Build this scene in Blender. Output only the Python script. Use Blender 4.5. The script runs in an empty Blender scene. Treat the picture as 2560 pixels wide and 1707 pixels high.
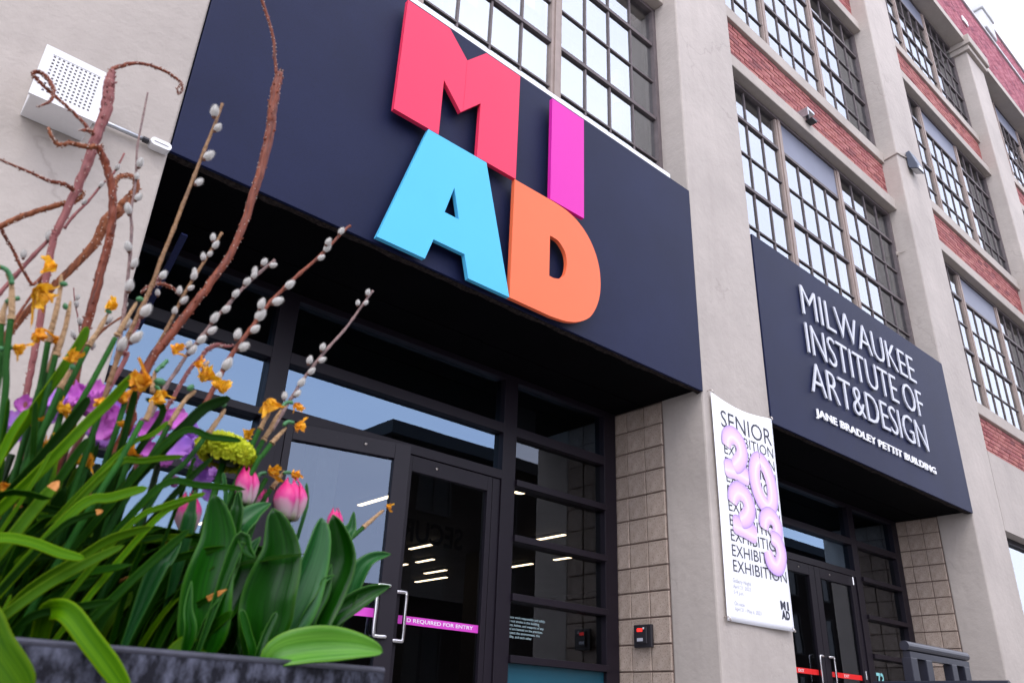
import bpy, bmesh, math, random
from mathutils import Vector, Matrix, noise
# ------------------------------------------------------------------ scene, camera, sky, sun
sc = bpy.context.scene
col = sc.collection
rng = random.Random(7)
# world axes: X along the facade to the right, Y into the building, Z up, metres; the lens is the origin, 0.45 m above the pavement
GZ = -0.45
FPX = 1991.0
CR = Vector((0.7470, -0.6638, 0.0378)); CD = Vector((0.3102, 0.2976, -0.9029)); CF = Vector((0.5881, 0.6862, 0.4282))
CF.normalize(); CR = (CR - CF*CR.dot(CF)).normalized(); CD = CF.cross(CR)
cam = bpy.data.cameras.new('camera'); camo = bpy.data.objects.new('camera', cam); col.objects.link(camo)
m = Matrix.Identity(4)
for i in range(3):
    m[i][0] = CR[i]; m[i][1] = -CD[i]; m[i][2] = -CF[i]
camo.matrix_world = m
cam.sensor_width = 36; cam.lens = FPX/2560*36; cam.clip_start = 0.02; cam.clip_end = 500
cam.dof.use_dof = True; cam.dof.focus_distance = 6.5; cam.dof.aperture_fstop = 8.0
sc.camera = camo

w = bpy.data.worlds.new("World"); sc.world = w; w.use_nodes = True
nt = w.node_tree; nt.nodes.clear()
SUN_EL, SUN_AZ = math.radians(52), math.radians(215)
sky = nt.nodes.new('ShaderNodeTexSky'); sky.sky_type = 'NISHITA'; sky.sun_disc = False
sky.sun_elevation = SUN_EL; sky.sun_rotation = SUN_AZ; sky.air_density = 1.0; sky.dust_density = 2.0
tc = nt.nodes.new('ShaderNodeTexCoord')
nz = nt.nodes.new('ShaderNodeTexNoise'); nz.inputs['Scale'].default_value = 2.2; nz.inputs['Detail'].default_value = 6
mpw = nt.nodes.new('ShaderNodeMapping'); mpw.inputs['Scale'].default_value = (1, 1, 2.4)
rmp = nt.nodes.new('ShaderNodeValToRGB')
rmp.color_ramp.elements[0].position = .3; rmp.color_ramp.elements[0].color = (12.0, 12.5, 15.6, 1)
rmp.color_ramp.elements[1].position = .7; rmp.color_ramp.elements[1].color = (15.4, 15.5, 17.2, 1)
mx = nt.nodes.new('ShaderNodeMix'); mx.data_type = 'RGBA'; mx.inputs[0].default_value = 0.86
bg = nt.nodes.new('ShaderNodeBackground'); bg.inputs['Strength'].default_value = 0.15
out = nt.nodes.new('ShaderNodeOutputWorld')
nt.links.new(tc.outputs['Generated'], mpw.inputs['Vector']); nt.links.new(mpw.outputs[0], nz.inputs['Vector'])
nt.links.new(nz.outputs['Fac'], rmp.inputs['Fac'])
nt.links.new(sky.outputs[0], mx.inputs[6]); nt.links.new(rmp.outputs[0], mx.inputs[7])
nt.links.new(mx.outputs[2], bg.inputs['Color']); nt.links.new(bg.outputs[0], out.inputs['Surface'])
sun = bpy.data.lights.new('sun', 'SUN'); sun.energy = 0.9; sun.angle = math.radians(25); sun.color = (1, .97, .93)
suno = bpy.data.objects.new('sun', sun); col.objects.link(suno)
d = Vector((math.sin(SUN_AZ)*math.cos(SUN_EL), math.cos(SUN_AZ)*math.cos(SUN_EL), math.sin(SUN_EL)))
suno.rotation_euler = d.to_track_quat('Z', 'Y').to_euler(); suno.location = (0, -6, 12)
vs = sc.view_settings; vs.view_transform = 'Standard'; vs.look = 'None'; vs.exposure = 0.36; vs.gamma = 1.0; vs.use_curve_mapping = False
sc.cycles.max_bounces = 8; sc.cycles.transparent_max_bounces = 16; sc.cycles.use_denoising = True

# ------------------------------------------------------------------ helpers
def ray(u, v): return CR*((u-1280)/FPX) + CD*((v-853.5)/FPX) + CF
def onY(u, v, Y): r = ray(u, v); return r*(Y/r.y)
def kk(x0, y0, s): return lambda x, y: (x0+x*s, y0+y*s)
K1 = kk(0, 600, .2551); K2 = kk(0, 950, .2551); K3 = kk(400, 900, .2551); K4 = kk(0, 1307, .2551); K5 = kk(500, 1307, .2551)
Q1 = kk(0, 0, .36565); Q4 = kk(0, 570, .36565); Q9 = kk(0, 1137, .36565); QC = kk(600, 1100, .3871); QQ = kk(860, 570, .36565); NN = kk(0, 0, 1)

MATS = {}
def nodes_of(name):
    mt = bpy.data.materials.new(name); mt.use_nodes = True; MATS[name] = mt
    n = mt.node_tree; b = n.nodes['Principled BSDF']
    return mt, n, b
def mat(name, base, rough=.6, metal=0, var=0.0, vscale=4.0, bump=0.0, bscale=40.0, spec=.5, emit=None, estr=0, base2=None, obj_random=0.0, attr=None, detail=6, coat=0, sheen=0, trans=0.0, stretch=None, speck=0.0, speck_scale=300.0, hue_rand=None, ramp=(.3, .7)):
    """painted / cast / fabric surface: a base colour broken by soft noise, optional grain in the relief"""
    mt, n, b = nodes_of(name)
    L = n.links.new
    b.inputs['Roughness'].default_value = rough; b.inputs['Metallic'].default_value = metal
    b.inputs['Specular IOR Level'].default_value = spec
    if coat: b.inputs['Coat Weight'].default_value = coat
    if sheen: b.inputs['Sheen Weight'].default_value = sheen
    tcn = n.nodes.new('ShaderNodeTexCoord'); vec = tcn.outputs['Object']
    if stretch:
        mp = n.nodes.new('ShaderNodeMapping'); mp.inputs['Scale'].default_value = stretch; L(vec, mp.inputs['Vector']); vec = mp.outputs[0]
    cur = None
    if var or base2 is not None:
        t = n.nodes.new('ShaderNodeTexNoise'); t.inputs['Scale'].default_value = vscale; t.inputs['Detail'].default_value = detail; t.inputs['Roughness'].default_value = .62
        L(vec, t.inputs['Vector'])
        r = n.nodes.new('ShaderNodeValToRGB'); r.color_ramp.elements[0].position = ramp[0]; r.color_ramp.elements[1].position = ramp[1]
        c2 = base2 if base2 is not None else tuple(min(1, c*(1+var)) for c in base)
        c1 = base if base2 is not None else tuple(c*(1-var) for c in base)
        r.color_ramp.elements[0].color = (*c1, 1); r.color_ramp.elements[1].color = (*c2, 1)
        L(t.outputs['Fac'], r.inputs['Fac']); cur = r.outputs['Color']
    else:
        rgb = n.nodes.new('ShaderNodeRGB'); rgb.outputs[0].default_value = (*base, 1); cur = rgb.outputs[0]
    if speck:
        t2 = n.nodes.new('ShaderNodeTexNoise'); t2.inputs['Scale'].default_value = speck_scale; t2.inputs['Detail'].default_value = 2
        L(vec, t2.inputs['Vector'])
        r2 = n.nodes.new('ShaderNodeValToRGB'); r2.color_ramp.elements[0].position = .3; r2.color_ramp.elements[1].position = .42
        r2.color_ramp.elements[0].color = (1-speck,)*3+(1,); r2.color_ramp.elements[1].color = (1, 1, 1, 1)
        L(t2.outputs['Fac'], r2.inputs['Fac'])
        mm = n.nodes.new('ShaderNodeMix'); mm.data_type = 'RGBA'; mm.blend_type = 'MULTIPLY'; mm.inputs[0].default_value = 1
        L(cur, mm.inputs[6]); L(r2.outputs[0], mm.inputs[7]); cur = mm.outputs[2]
    if obj_random or attr:
        if attr:
            a = n.nodes.new('ShaderNodeAttribute'); a.attribute_name = attr; rnd = a.outputs['Fac']
        else:
            a = n.nodes.new('ShaderNodeObjectInfo'); rnd = a.outputs['Random']
        amp = obj_random or .3
        if hue_rand:
            r3 = n.nodes.new('ShaderNodeValToRGB'); r3.color_ramp.interpolation = 'LINEAR'
            els = r3.color_ramp.elements
            for i, hc in enumerate(hue_rand):
                e = els[i] if i < 2 else els.new(i/(len(hue_rand)-1))
                e.position = i/(len(hue_rand)-1); e.color = (*hc, 1)
            L(rnd, r3.inputs['Fac'])
            mm = n.nodes.new('ShaderNodeMix'); mm.data_type = 'RGBA'; mm.blend_type = 'MULTIPLY'; mm.inputs[0].default_value = 1
            L(cur, mm.inputs[6]); L(r3.outputs[0], mm.inputs[7]); cur = mm.outputs[2]
        else:
            mr = n.nodes.new('ShaderNodeMapRange'); mr.inputs['To Min'].default_value = 1-amp; mr.inputs['To Max'].default_value = 1+amp; L(rnd, mr.inputs['Value'])
            hs = n.nodes.new('ShaderNodeHueSaturation'); L(mr.outputs[0], hs.inputs['Value']); L(cur, hs.inputs['Color']); cur = hs.outputs[0]
    L(cur, b.inputs['Base Color'])
    if emit:
        b.inputs['Emission Color'].default_value = (*emit, 1); b.inputs['Emission Strength'].default_value = estr
    if bump:
        t = n.nodes.new('ShaderNodeTexNoise'); t.inputs['Scale'].default_value = bscale; t.inputs['Detail'].default_value = 8
        L(vec, t.inputs['Vector'])
        bp = n.nodes.new('ShaderNodeBump'); bp.inputs['Strength'].default_value = bump; bp.inputs['Distance'].default_value = .02
        L(t.outputs['Fac'], bp.inputs['Height']); L(bp.outputs[0], b.inputs['Normal'])
    if trans:
        tr = n.nodes.new('ShaderNodeBsdfTranslucent'); L(cur, tr.inputs['Color'])
        ms = n.nodes.new('ShaderNodeMixShader'); ms.inputs[0].default_value = trans
        o = n.nodes['Material Output']; L(b.outputs[0], ms.inputs[1]); L(tr.outputs[0], ms.inputs[2]); L(ms.outputs[0], o.inputs['Surface'])
    return mt

def wall_paint(name, base, crack=1.0):
    """masonry paint: mottled, patched, with fine crack lines and trowel relief"""
    mt, n, b = nodes_of(name); L = n.links.new
    b.inputs['Roughness'].default_value = .75; b.inputs['Specular IOR Level'].default_value = .25
    g = n.nodes.new('ShaderNodeNewGeometry'); vec = g.outputs['Position']
    t1 = n.nodes.new('ShaderNodeTexNoise'); t1.inputs['Scale'].default_value = .9; t1.inputs['Detail'].default_value = 9; t1.inputs['Roughness'].default_value = .6; L(vec, t1.inputs['Vector'])
    r1 = n.nodes.new('ShaderNodeValToRGB'); r1.color_ramp.elements[0].position = .32; r1.color_ramp.elements[1].position = .68
    r1.color_ramp.elements[0].color = (*[c*.84 for c in base], 1); r1.color_ramp.elements[1].color = (*[min(1, c*1.06) for c in base], 1)
    L(t1.outputs['Fac'], r1.inputs['Fac'])
    mp = n.nodes.new('ShaderNodeMapping'); mp.inputs['Scale'].default_value = (9, 9, .5); L(vec, mp.inputs['Vector'])
    t2 = n.nodes.new('ShaderNodeTexNoise'); t2.inputs['Scale'].default_value = 1; t2.inputs['Detail'].default_value = 5; L(mp.outputs[0], t2.inputs['Vector'])
    r2 = n.nodes.new('ShaderNodeValToRGB'); r2.color_ramp.elements[0].position = .34; r2.color_ramp.elements[1].position = .5
    r2.color_ramp.elements[0].color = (.88, .87, .87, 1); r2.color_ramp.elements[1].color = (1, 1, 1, 1); L(t2.outputs['Fac'], r2.inputs['Fac'])
    mu = n.nodes.new('ShaderNodeMix'); mu.data_type = 'RGBA'; mu.blend_type = 'MULTIPLY'; mu.inputs[0].default_value = .28
    L(r1.outputs[0], mu.inputs[6]); L(r2.outputs[0], mu.inputs[7])
    # cracks
    td = n.nodes.new('ShaderNodeTexNoise'); td.inputs['Scale'].default_value = 2.5; td.inputs['Detail'].default_value = 6; L(vec, td.inputs['Vector'])
    va = n.nodes.new('ShaderNodeMix'); va.data_type = 'RGBA'; va.inputs[0].default_value = .35; L(vec, va.inputs[6]); L(td.outputs['Color'], va.inputs[7])
    vo = n.nodes.new('ShaderNodeTexVoronoi'); vo.feature = 'DISTANCE_TO_EDGE'; vo.inputs['Scale'].default_value = .8; L(va.outputs[2], vo.inputs['Vector'])
    cr = n.nodes.new('ShaderNodeValToRGB'); cr.color_ramp.elements[0].position = 0; cr.color_ramp.elements[1].position = .008
    L(vo.outputs['Distance'], cr.inputs['Fac'])
    tm = n.nodes.new('ShaderNodeTexNoise'); tm.inputs['Scale'].default_value = .7; tm.inputs['Detail'].default_value = 2; L(vec, tm.inputs['Vector'])
    rm = n.nodes.new('ShaderNodeValToRGB'); rm.color_ramp.elements[0].position = .52; rm.color_ramp.elements[1].position = .6; L(tm.outputs['Fac'], rm.inputs['Fac'])
    inv = n.nodes.new('ShaderNodeMath'); inv.operation = 'SUBTRACT'; inv.inputs[0].default_value = 1; L(cr.outputs[0], inv.inputs[1])
    mk = n.nodes.new('ShaderNodeMath'); mk.operation = 'MULTIPLY'; L(inv.outputs[0], mk.inputs[0]); L(rm.outputs[0], mk.inputs[1])
    m2 = n.nodes.new('ShaderNodeMix'); m2.data_type = 'RGBA'; m2.inputs[7].default_value = (base[0]*.62, base[1]*.6, base[2]*.6, 1)
    ms = n.nodes.new('ShaderNodeMath'); ms.operation = 'MULTIPLY'; ms.inputs[1].default_value = .6*crack; L(mk.outputs[0], ms.inputs[0]); L(ms.outputs[0], m2.inputs[0])
    L(mu.outputs[2], m2.inputs[6]); L(m2.outputs[2], b.inputs['Base Color'])
    tb = n.nodes.new('ShaderNodeTexNoise'); tb.inputs['Scale'].default_value = 11; tb.inputs['Detail'].default_value = 10; tb.inputs['Roughness'].default_value = .6; L(vec, tb.inputs['Vector'])
    hb = n.nodes.new('ShaderNodeMath'); hb.operation = 'MULTIPLY_ADD'; hb.inputs[1].default_value = -.25*crack; L(mk.outputs[0], hb.inputs[0]); L(tb.outputs['Fac'], hb.inputs[2])
    bp = n.nodes.new('ShaderNodeBump'); bp.inputs['Strength'].default_value = .35; bp.inputs['Distance'].default_value = .025; L(hb.outputs[0], bp.inputs['Height']); L(bp.outputs[0], b.inputs['Normal'])
    return mt

def glass(name, tint, refl, ior, rough=0.0):
    mt = bpy.data.materials.new(name); mt.use_nodes = True; MATS[name] = mt
    n = mt.node_tree; n.nodes.clear(); L = n.links.new
    o = n.nodes.new('ShaderNodeOutputMaterial'); f = n.nodes.new('ShaderNodeFresnel'); f.inputs['IOR'].default_value = ior
    t = n.nodes.new('ShaderNodeBsdfTransparent'); t.inputs['Color'].default_value = (*tint, 1)
    g = n.nodes.new('ShaderNodeBsdfGlossy'); g.inputs['Color'].default_value = (*refl, 1); g.inputs['Roughness'].default_value = rough
    # old glass is never quite flat
    tcn = n.nodes.new('ShaderNodeNewGeometry'); nz = n.nodes.new('ShaderNodeTexNoise'); nz.inputs['Scale'].default_value = 1.6; nz.inputs['Detail'].default_value = 1
    L(tcn.outputs['Position'], nz.inputs['Vector'])
    bp = n.nodes.new('ShaderNodeBump'); bp.inputs['Strength'].default_value = .012; bp.inputs['Distance'].default_value = .05; L(nz.outputs['Fac'], bp.inputs['Height']); L(bp.outputs[0], g.inputs['Normal'])
    m_ = n.nodes.new('ShaderNodeMixShader'); L(f.outputs[0], m_.inputs[0]); L(t.outputs[0], m_.inputs[1]); L(g.outputs[0], m_.inputs[2]); L(m_.outputs[0], o.inputs['Surface'])
    return mt

def link(name, me, mt, parent=None, smooth=False):
    if mt is not None and len(me.materials) == 0: me.materials.append(MATS[mt] if isinstance(mt, str) else mt)
    if smooth:
        for p in me.polygons: p.use_smooth = True
    o = bpy.data.objects.new(name, me); col.objects.link(o)
    if parent is not None: o.parent = parent
    return o
def tag(o, label=None, cat=None, group=None, kind=None):
    if label: o['label'] = label
    if cat: o['category'] = cat
    if group: o['group'] = group
    if kind: o['kind'] = kind
    return o
def thing(name, label, cat, group=None):
    o = bpy.data.objects.new(name, None); col.objects.link(o); o.empty_display_size = .1
    return tag(o, label, cat, group)
BOXF = [(0, 3, 2, 1), (4, 5, 6, 7), (0, 1, 5, 4), (1, 2, 6, 5), (2, 3, 7, 6), (3, 0, 4, 7)]
class MB:
    def __init__(s): s.v = []; s.f = []; s.t = []; s.keep = False
    def box(s, x0, x1, y0, y1, z0, z1, tone=0.5):
        k = len(s.v)
        s.v += [(x0, y0, z0), (x1, y0, z0), (x1, y1, z0), (x0, y1, z0), (x0, y0, z1), (x1, y0, z1), (x1, y1, z1), (x0, y1, z1)]
        s.f += [tuple(k+i for i in f) for f in BOXF]; s.t += [tone]*6; return s
    def poly(s, pts):
        k = len(s.v); s.v += [tuple(p) for p in pts]; s.f.append(tuple(range(k, k+len(pts)))); s.t.append(.5); return s
    def prism(s, xz, y0, y1):
        """outline in X,Z (counter-clockwise seen from the street) between y0 (front) and y1"""
        k = len(s.v); n = len(xz)
        s.v += [(x, y0, z) for x, z in xz] + [(x, y1, z) for x, z in xz]
        s.f.append(tuple(range(k, k+n))); s.f.append(tuple(range(k+2*n-1, k+n-1, -1)))
        for i in range(n): j = (i+1) % n; s.f.append((k+i, k+n+i, k+n+j, k+j))
        return s
    def tube(s, pts, radii, n=8, cap=True, flat=None, lump=0, seed=0):
        pts = [Vector(p) for p in pts]; k = len(s.v); N = len(pts)
        if not hasattr(radii, '__len__'): radii = [radii]*N
        up = Vector((0.3, -1, .2)).normalized()
        for i, p in enumerate(pts):
            t = (pts[min(i+1, N-1)] - pts[max(i-1, 0)])
            if t.length < 1e-9: t = Vector((0, 0, 1))
            t.normalize(); a = t.cross(up)
            if a.length < 1e-4: a = t.cross(Vector((1, 0, 0)))
            a.normalize(); b = a.cross(t)
            for j in range(n):
                an = 2*math.pi*j/n; r = radii[i]
                if lump: r *= 1 + lump*noise.noise(Vector((p.x*60+seed, p.y*60+an, p.z*60)))
                s.v.append(tuple(p + a*math.cos(an)*r + b*math.sin(an)*r*(flat or 1)))
        for i in range(N-1):
            for j in range(n):
                q = (j+1) % n; s.f.append((k+i*n+j, k+i*n+q, k+(i+1)*n+q, k+(i+1)*n+j))
        if cap:
            s.f.append(tuple(k+j for j in range(n-1, -1, -1))); s.f.append(tuple(k+(N-1)*n+j for j in range(n)))
        return s
    def mesh(s, name, tone=False):
        me = bpy.data.meshes.new(name); me.from_pydata(s.v, [], s.f); me.validate()
        if tone and len(me.polygons) == len(s.t):
            a = me.attributes.new('tone', 'FLOAT', 'FACE'); a.data.foreach_set('value', s.t)
        return me
    def build(s, name, mt, parent=None, smooth=False, bevel=0, tone=False, seg=2):
        me = s.mesh(name, tone)
        bm = bmesh.new(); bm.from_mesh(me)
        if len(s.f) > 1 and not s.keep: bmesh.ops.recalc_face_normals(bm, faces=bm.faces)
        if bevel: bmesh.ops.bevel(bm, geom=list(bm.edges), offset=bevel, segments=seg, affect='EDGES', clamp_overlap=True, profile=.5)
        bm.to_mesh(me); bm.free()
        return link(name, me, mt, parent, smooth)
def box(name, mt, parent, x0, x1, y0, y1, z0, z1, bevel=0): return MB().box(x0, x1, y0, y1, z0, z1).build(name, mt, parent, bevel=bevel)
def spline(pts, n=6):
    P = [Vector(p) for p in pts]; out = []
    if len(P) < 3: return [P[0].lerp(P[-1], i/(2*n)) for i in range(2*n+1)]
    for i in range(len(P)-1):
        p0 = P[max(i-1, 0)]; p1 = P[i]; p2 = P[i+1]; p3 = P[min(i+2, len(P)-1)]
        for k in range(n):
            t = k/n
            out.append(.5*((2*p1) + (p2-p0)*t + (2*p0-5*p1+4*p2-p3)*t*t + (3*p1-p0-3*p2+p3)*t**3))
    out.append(P[-1]); return out
def lerp_list(vals, n):
    out = []
    for i in range(n):
        f = i/(n-1)*(len(vals)-1); k = min(int(f), len(vals)-2); out.append(vals[k]+(vals[k+1]-vals[k])*(f-k))
    return out
def text_mesh(txt, x0, x1, z0, z1, y, thick, bold=0.0, spacing=1.0):
    """lettering standing in the plane Y = y, read from the street, fitted to the given box"""
    cu = bpy.data.curves.new('lettering', 'FONT'); cu.body = txt; cu.offset = bold; cu.space_character = spacing; cu.resolution_u = 3
    cu.extrude = .5 if thick > 0 else 0
    o = bpy.data.objects.new('lettering', cu); col.objects.link(o); bpy.context.view_layer.update()
    me = bpy.data.meshes.new_from_object(o.evaluated_get(bpy.context.evaluated_depsgraph_get()))
    bpy.data.objects.remove(o); bpy.data.curves.remove(cu)
    bm = bmesh.new(); bm.from_mesh(me); bmesh.ops.remove_doubles(bm, verts=bm.verts, dist=1e-5)
    xs = [v.co.x for v in bm.verts]; ys = [v.co.y for v in bm.verts]
    a, b, c, e = min(xs), max(xs), min(ys), max(ys)
    for v in bm.verts:
        v.co = Vector((x0+(v.co.x-a)/(b-a)*(x1-x0), y - v.co.z*thick, z0+(v.co.y-c)/(e-c)*(z1-z0)))
    bmesh.ops.recalc_face_normals(bm, faces=bm.faces) if thick > 0 else None
    bm.to_mesh(me); bm.free(); me.materials.clear(); return me
def split_letters(me):
    bm = bmesh.new(); bm.from_mesh(me); bm.verts.index_update(); seen = set(); outp = []
    for v in bm.verts:
        if v.index in seen: continue
        st = [v]; comp = set()
        while st:
            q = st.pop()
            if q.index in comp: continue
            comp.add(q.index)
            for ed in q.link_edges: st.append(ed.other_vert(q))
        seen |= comp; outp.append(comp)
    vs_ = [tuple(v.co) for v in bm.verts]; fs = [[v.index for v in f.verts] for f in bm.faces]; bm.free(); res = []
    for comp in outp:
        ids = sorted(comp); mp = {k: i for i, k in enumerate(ids)}
        nm = bpy.data.meshes.new('letter'); nm.from_pydata([vs_[k] for k in ids], [], [[mp[k] for k in f] for f in fs if f[0] in comp]); res.append(nm)
    return res

# ------------------------------------------------------------------ materials
wall_paint('wall_paint', (.415, .365, .325), .7)
wall_paint('pier_paint', (.452, .40, .36), .6)
wall_paint('trim_paint', (.42, .368, .325), .5)
BRICK_HUES = [(.55, .5, .55), (1, .9, .9), (1.15, 1.1, 1.0), (.8, .62, .66), (1.25, 1.3, 1.2), (.95, .8, .85)]
mat('brick', (.30, .105, .10), .85, base2=(.38, .16, .155), vscale=18, bump=.5, bscale=70, spec=.2, obj_random=.3, hue_rand=BRICK_HUES)
mat('brick_run', (.30, .105, .10), .85, base2=(.38, .16, .155), vscale=9, bump=.5, bscale=70, spec=.2, attr='tone', hue_rand=BRICK_HUES)
mat('brick_parapet', (.31, .09, .125), .85, base2=(.42, .17, .21), vscale=5, bump=.4, bscale=60, spec=.2, attr='tone', hue_rand=BRICK_HUES)
mat('mortar', (.10, .05, .048), .9, var=.25, vscale=30, bump=.4, bscale=90, spec=.1)
mat('block', (.37, .29, .235), .85, base2=(.47, .38, .32), vscale=14, bump=.5, bscale=120, spec=.2, obj_random=.09, speck=.5, speck_scale=90)
mat('block_mortar', (.19, .135, .115), .9, var=.2, vscale=20, bump=.3, spec=.1)
mat('navy_panel', (.0052, .0082, .034), .55, base2=(.0078, .0118, .046), vscale=1.4, bump=.10, bscale=260, spec=.16, speck=.35, speck_scale=170)
mat('soffit_black', (.0022, .002, .0028), .8, var=.3, vscale=3, spec=.04)
mat('rough_lip', (.05, .038, .034), .95, base2=(.006, .005, .006), vscale=38, bump=1.0, bscale=60, spec=.1)
mat('white_flashing', (.80, .80, .82), .45, var=.06, vscale=8, speck=.25, speck_scale=60)
mat('letter_red', (.78, .035, .098), .45, var=.02, vscale=2, spec=.2)
mat('letter_magenta', (.64, .02, .36), .45, var=.02, vscale=2, spec=.2)
mat('letter_blue', (.085, .46, .74), .45, var=.02, vscale=2, spec=.2)
mat('letter_orange', (.82, .155, .062), .45, var=.02, vscale=2, spec=.2)
mat('letter_silver', (.50, .51, .57), .4, metal=.1, var=.04, vscale=3)
mat('letter_white', (.82, .82, .84), .5, var=.02)
mat('frame_dark', (.0100, .0068, .0118), .45, var=.12, vscale=3, spec=.28, bump=.03, bscale=200)
mat('gasket', (.008, .008, .009), .6)
mat('steel_muntin', (.120, .097, .098), .6, var=.2, vscale=9, spec=.35, bump=.1)
mat('mullion_tan', (.30, .235, .205), .6, var=.12, vscale=6, spec=.35, bump=.1)
mat('infill_panel', (.16, .17, .225), .5, var=.12, vscale=1.5)
glass('window_glass', (.72, .74, .72), (.90, .95, 1.0), 5.0)
glass('storm_glass', (.88, .90, .89), (.93, .97, 1.0), 2.0)
glass('store_glass', (.50, .51, .53), (.50, .72, 1.0), 2.7)  # sky-mirroring panes: blue of the sky reflection put into the tint
glass('ajar_glass', (.60, .60, .60), (.62, .76, 1.0), 2.1)  # same glass for the ajar leaf, sky blue again put into its tint
glass('door_glass', (.66, .66, .66), (.80, .88, 1.0), 1.75)  # weaker, paler mirror copy for panes whose reflections stay dark
mat('chrome', (.62, .60, .60), .22, metal=1.0, var=.05, vscale=20)
mat('bolt', (.55, .5, .46), .35, metal=1.0)
mat('teal_panel', (.006, .07, .105), .4, var=.1, vscale=2)
mat('vinyl_pink', (.62, .05, .50), .45); mat('vinyl_red', (.80, .012, .012), .45); mat('vinyl_white', (.85, .85, .87), .5); mat('vinyl_aqua', (.26, .62, .62), .5)
mat('vinyl_faint', (.34, .46, .48), .5); mat('ghost_letter', (.045, .05, .06), .6)
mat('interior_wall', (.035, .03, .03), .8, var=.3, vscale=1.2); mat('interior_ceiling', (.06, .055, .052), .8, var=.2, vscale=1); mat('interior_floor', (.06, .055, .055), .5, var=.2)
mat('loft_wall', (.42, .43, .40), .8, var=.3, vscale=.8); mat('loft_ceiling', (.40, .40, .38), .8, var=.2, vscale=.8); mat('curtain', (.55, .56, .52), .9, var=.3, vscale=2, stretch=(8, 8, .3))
mat('lamp_glow', (.9, .85, .7), .5, emit=(1, .80, .52), estr=4.0); mat('lamp_metal', (.3, .3, .3), .4, metal=.6)
mat('white_metal', (.72, .71, .71), .45, var=.05, vscale=6, bump=.05, spec=.4); mat('grille_void', (.16, .14, .15), .8)
mat('galvanised', (.45, .46, .48), .4, metal=.8, var=.15, vscale=30); mat('black_plastic', (.018, .016, .02), .45)
mat('lens', (.55, .56, .58), .15, spec=.8); mat('light_body', (.10, .115, .155), .45, metal=.4); mat('reader_red', (.9, .02, .02), .4, emit=(1, .03, .02), estr=1.2)
mat('rail_paint', (.012, .013, .024), .38, var=.15, vscale=8, spec=.55)
mat('banner_vinyl', (.83, .83, .86), .42, var=.01, vscale=2, spec=.4); mat('ink_navy', (.016, .016, .035), .6); mat('ink_grey', (.36, .36, .40), .6)
mat('concrete_walk', (.30, .29, .28), .85, var=.15, vscale=3, bump=.3, bscale=60); mat('asphalt', (.05, .05, .052), .9, var=.25, vscale=6, bump=.5, bscale=90)
mat('far_brick', (.013, .010, .010), .9, var=.3, vscale=3, spec=.05); mat('far_trim', (.03, .03, .031), .8, var=.1, spec=.1); mat('far_glass', (.012, .018, .022), .3, spec=.35); mat('parapet_trim', (.50, .50, .50), .8, var=.1, vscale=3)
mat('zinc', (.006, .006, .011), .5, metal=.15, base2=(.10, .105, .145), vscale=55, bump=.15, bscale=110, stretch=(1, 1, .55), detail=12, spec=.25, ramp=(.44, .66))
mat('zinc_rim', (.09, .09, .12), .4, metal=.3, base2=(.04, .04, .055), vscale=30)
mat('soil', (.018, .012, .010), .95, var=.5, vscale=40, bump=1, bscale=60, spec=.1)
mat('bark_red', (.085, .012, .004), .5, base2=(.24, .048, .012), vscale=200, bump=.25, bscale=420, spec=.35, stretch=(1, 1, .10), speck=.5, speck_scale=160)
mat('bark_mauve', (.19, .05, .052), .5, base2=(.28, .09, .08), vscale=200, bump=.2, bscale=420, spec=.35, stretch=(1, 1, .10), speck=.4, speck_scale=120)
mat('bark_tan', (.31, .095, .030), .6, base2=(.13, .030, .009), vscale=200, bump=.35, bscale=420, spec=.3, stretch=(1, 1, .12), speck=.55, speck_scale=150)
mat('lenticel', (.62, .50, .42), .6)
mat('bark_olive', (.14, .062, .020), .55, base2=(.25, .125, .042), vscale=45, bump=.4, bscale=120)
mat('bark_grey', (.13, .085, .085), .6, base2=(.24, .14, .12), vscale=45, bump=.4, bscale=120)
mat('catkin', (.46, .44, .41), .95, base2=(.70, .68, .64), vscale=120, sheen=.6, spec=.1, bump=.3, bscale=500)
mat('catkin_scale', (.10, .035, .02), .5)
mat('leaf_tip', (.5, .19, .03), .6, var=.2); mat('daffodil_stem', (.006, .052, .004), .6, base2=(.018, .095, .008), spec=.15, vscale=30, obj_random=.2)
mat('spathe', (.42, .27, .14), .8, base2=(.30, .17, .075), vscale=60, bump=.5, bscale=160); mat('ovary', (.03, .15, .045), .45, var=.2, vscale=40)
mat('petal_yellow', (.86, .50, .006), .6, base2=(.80, .32, .004), vscale=60, obj_random=.15, trans=.25, bump=.4, bscale=160)
mat('petal_orange', (.86, .45, .005), .6, base2=(.74, .22, .004), vscale=70, obj_random=.15, trans=.2, bump=.4, bscale=160)
mat('tulip_leaf_edge', (.025, .10, .008), .5, spec=.2)
mat('lilac_petal', (.52, .09, .54), .6, base2=(.68, .22, .62), vscale=22, obj_random=.2, trans=.25, spec=.3); mat('violet_petal', (.34, .17, .66), .6, base2=(.58, .24, .68), vscale=22, obj_random=.2, trans=.25, spec=.3)
mat('lime_floret', (.42, .52, .008), .6, base2=(.66, .66, .03), vscale=60, trans=.2, spec=.3); mat('dark_foliage', (.003, .012, .0015), .6, base2=(.008, .03, .003), vscale=30, spec=.2)  # dark_foliage: near-black green, deep shade put into the colour
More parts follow.
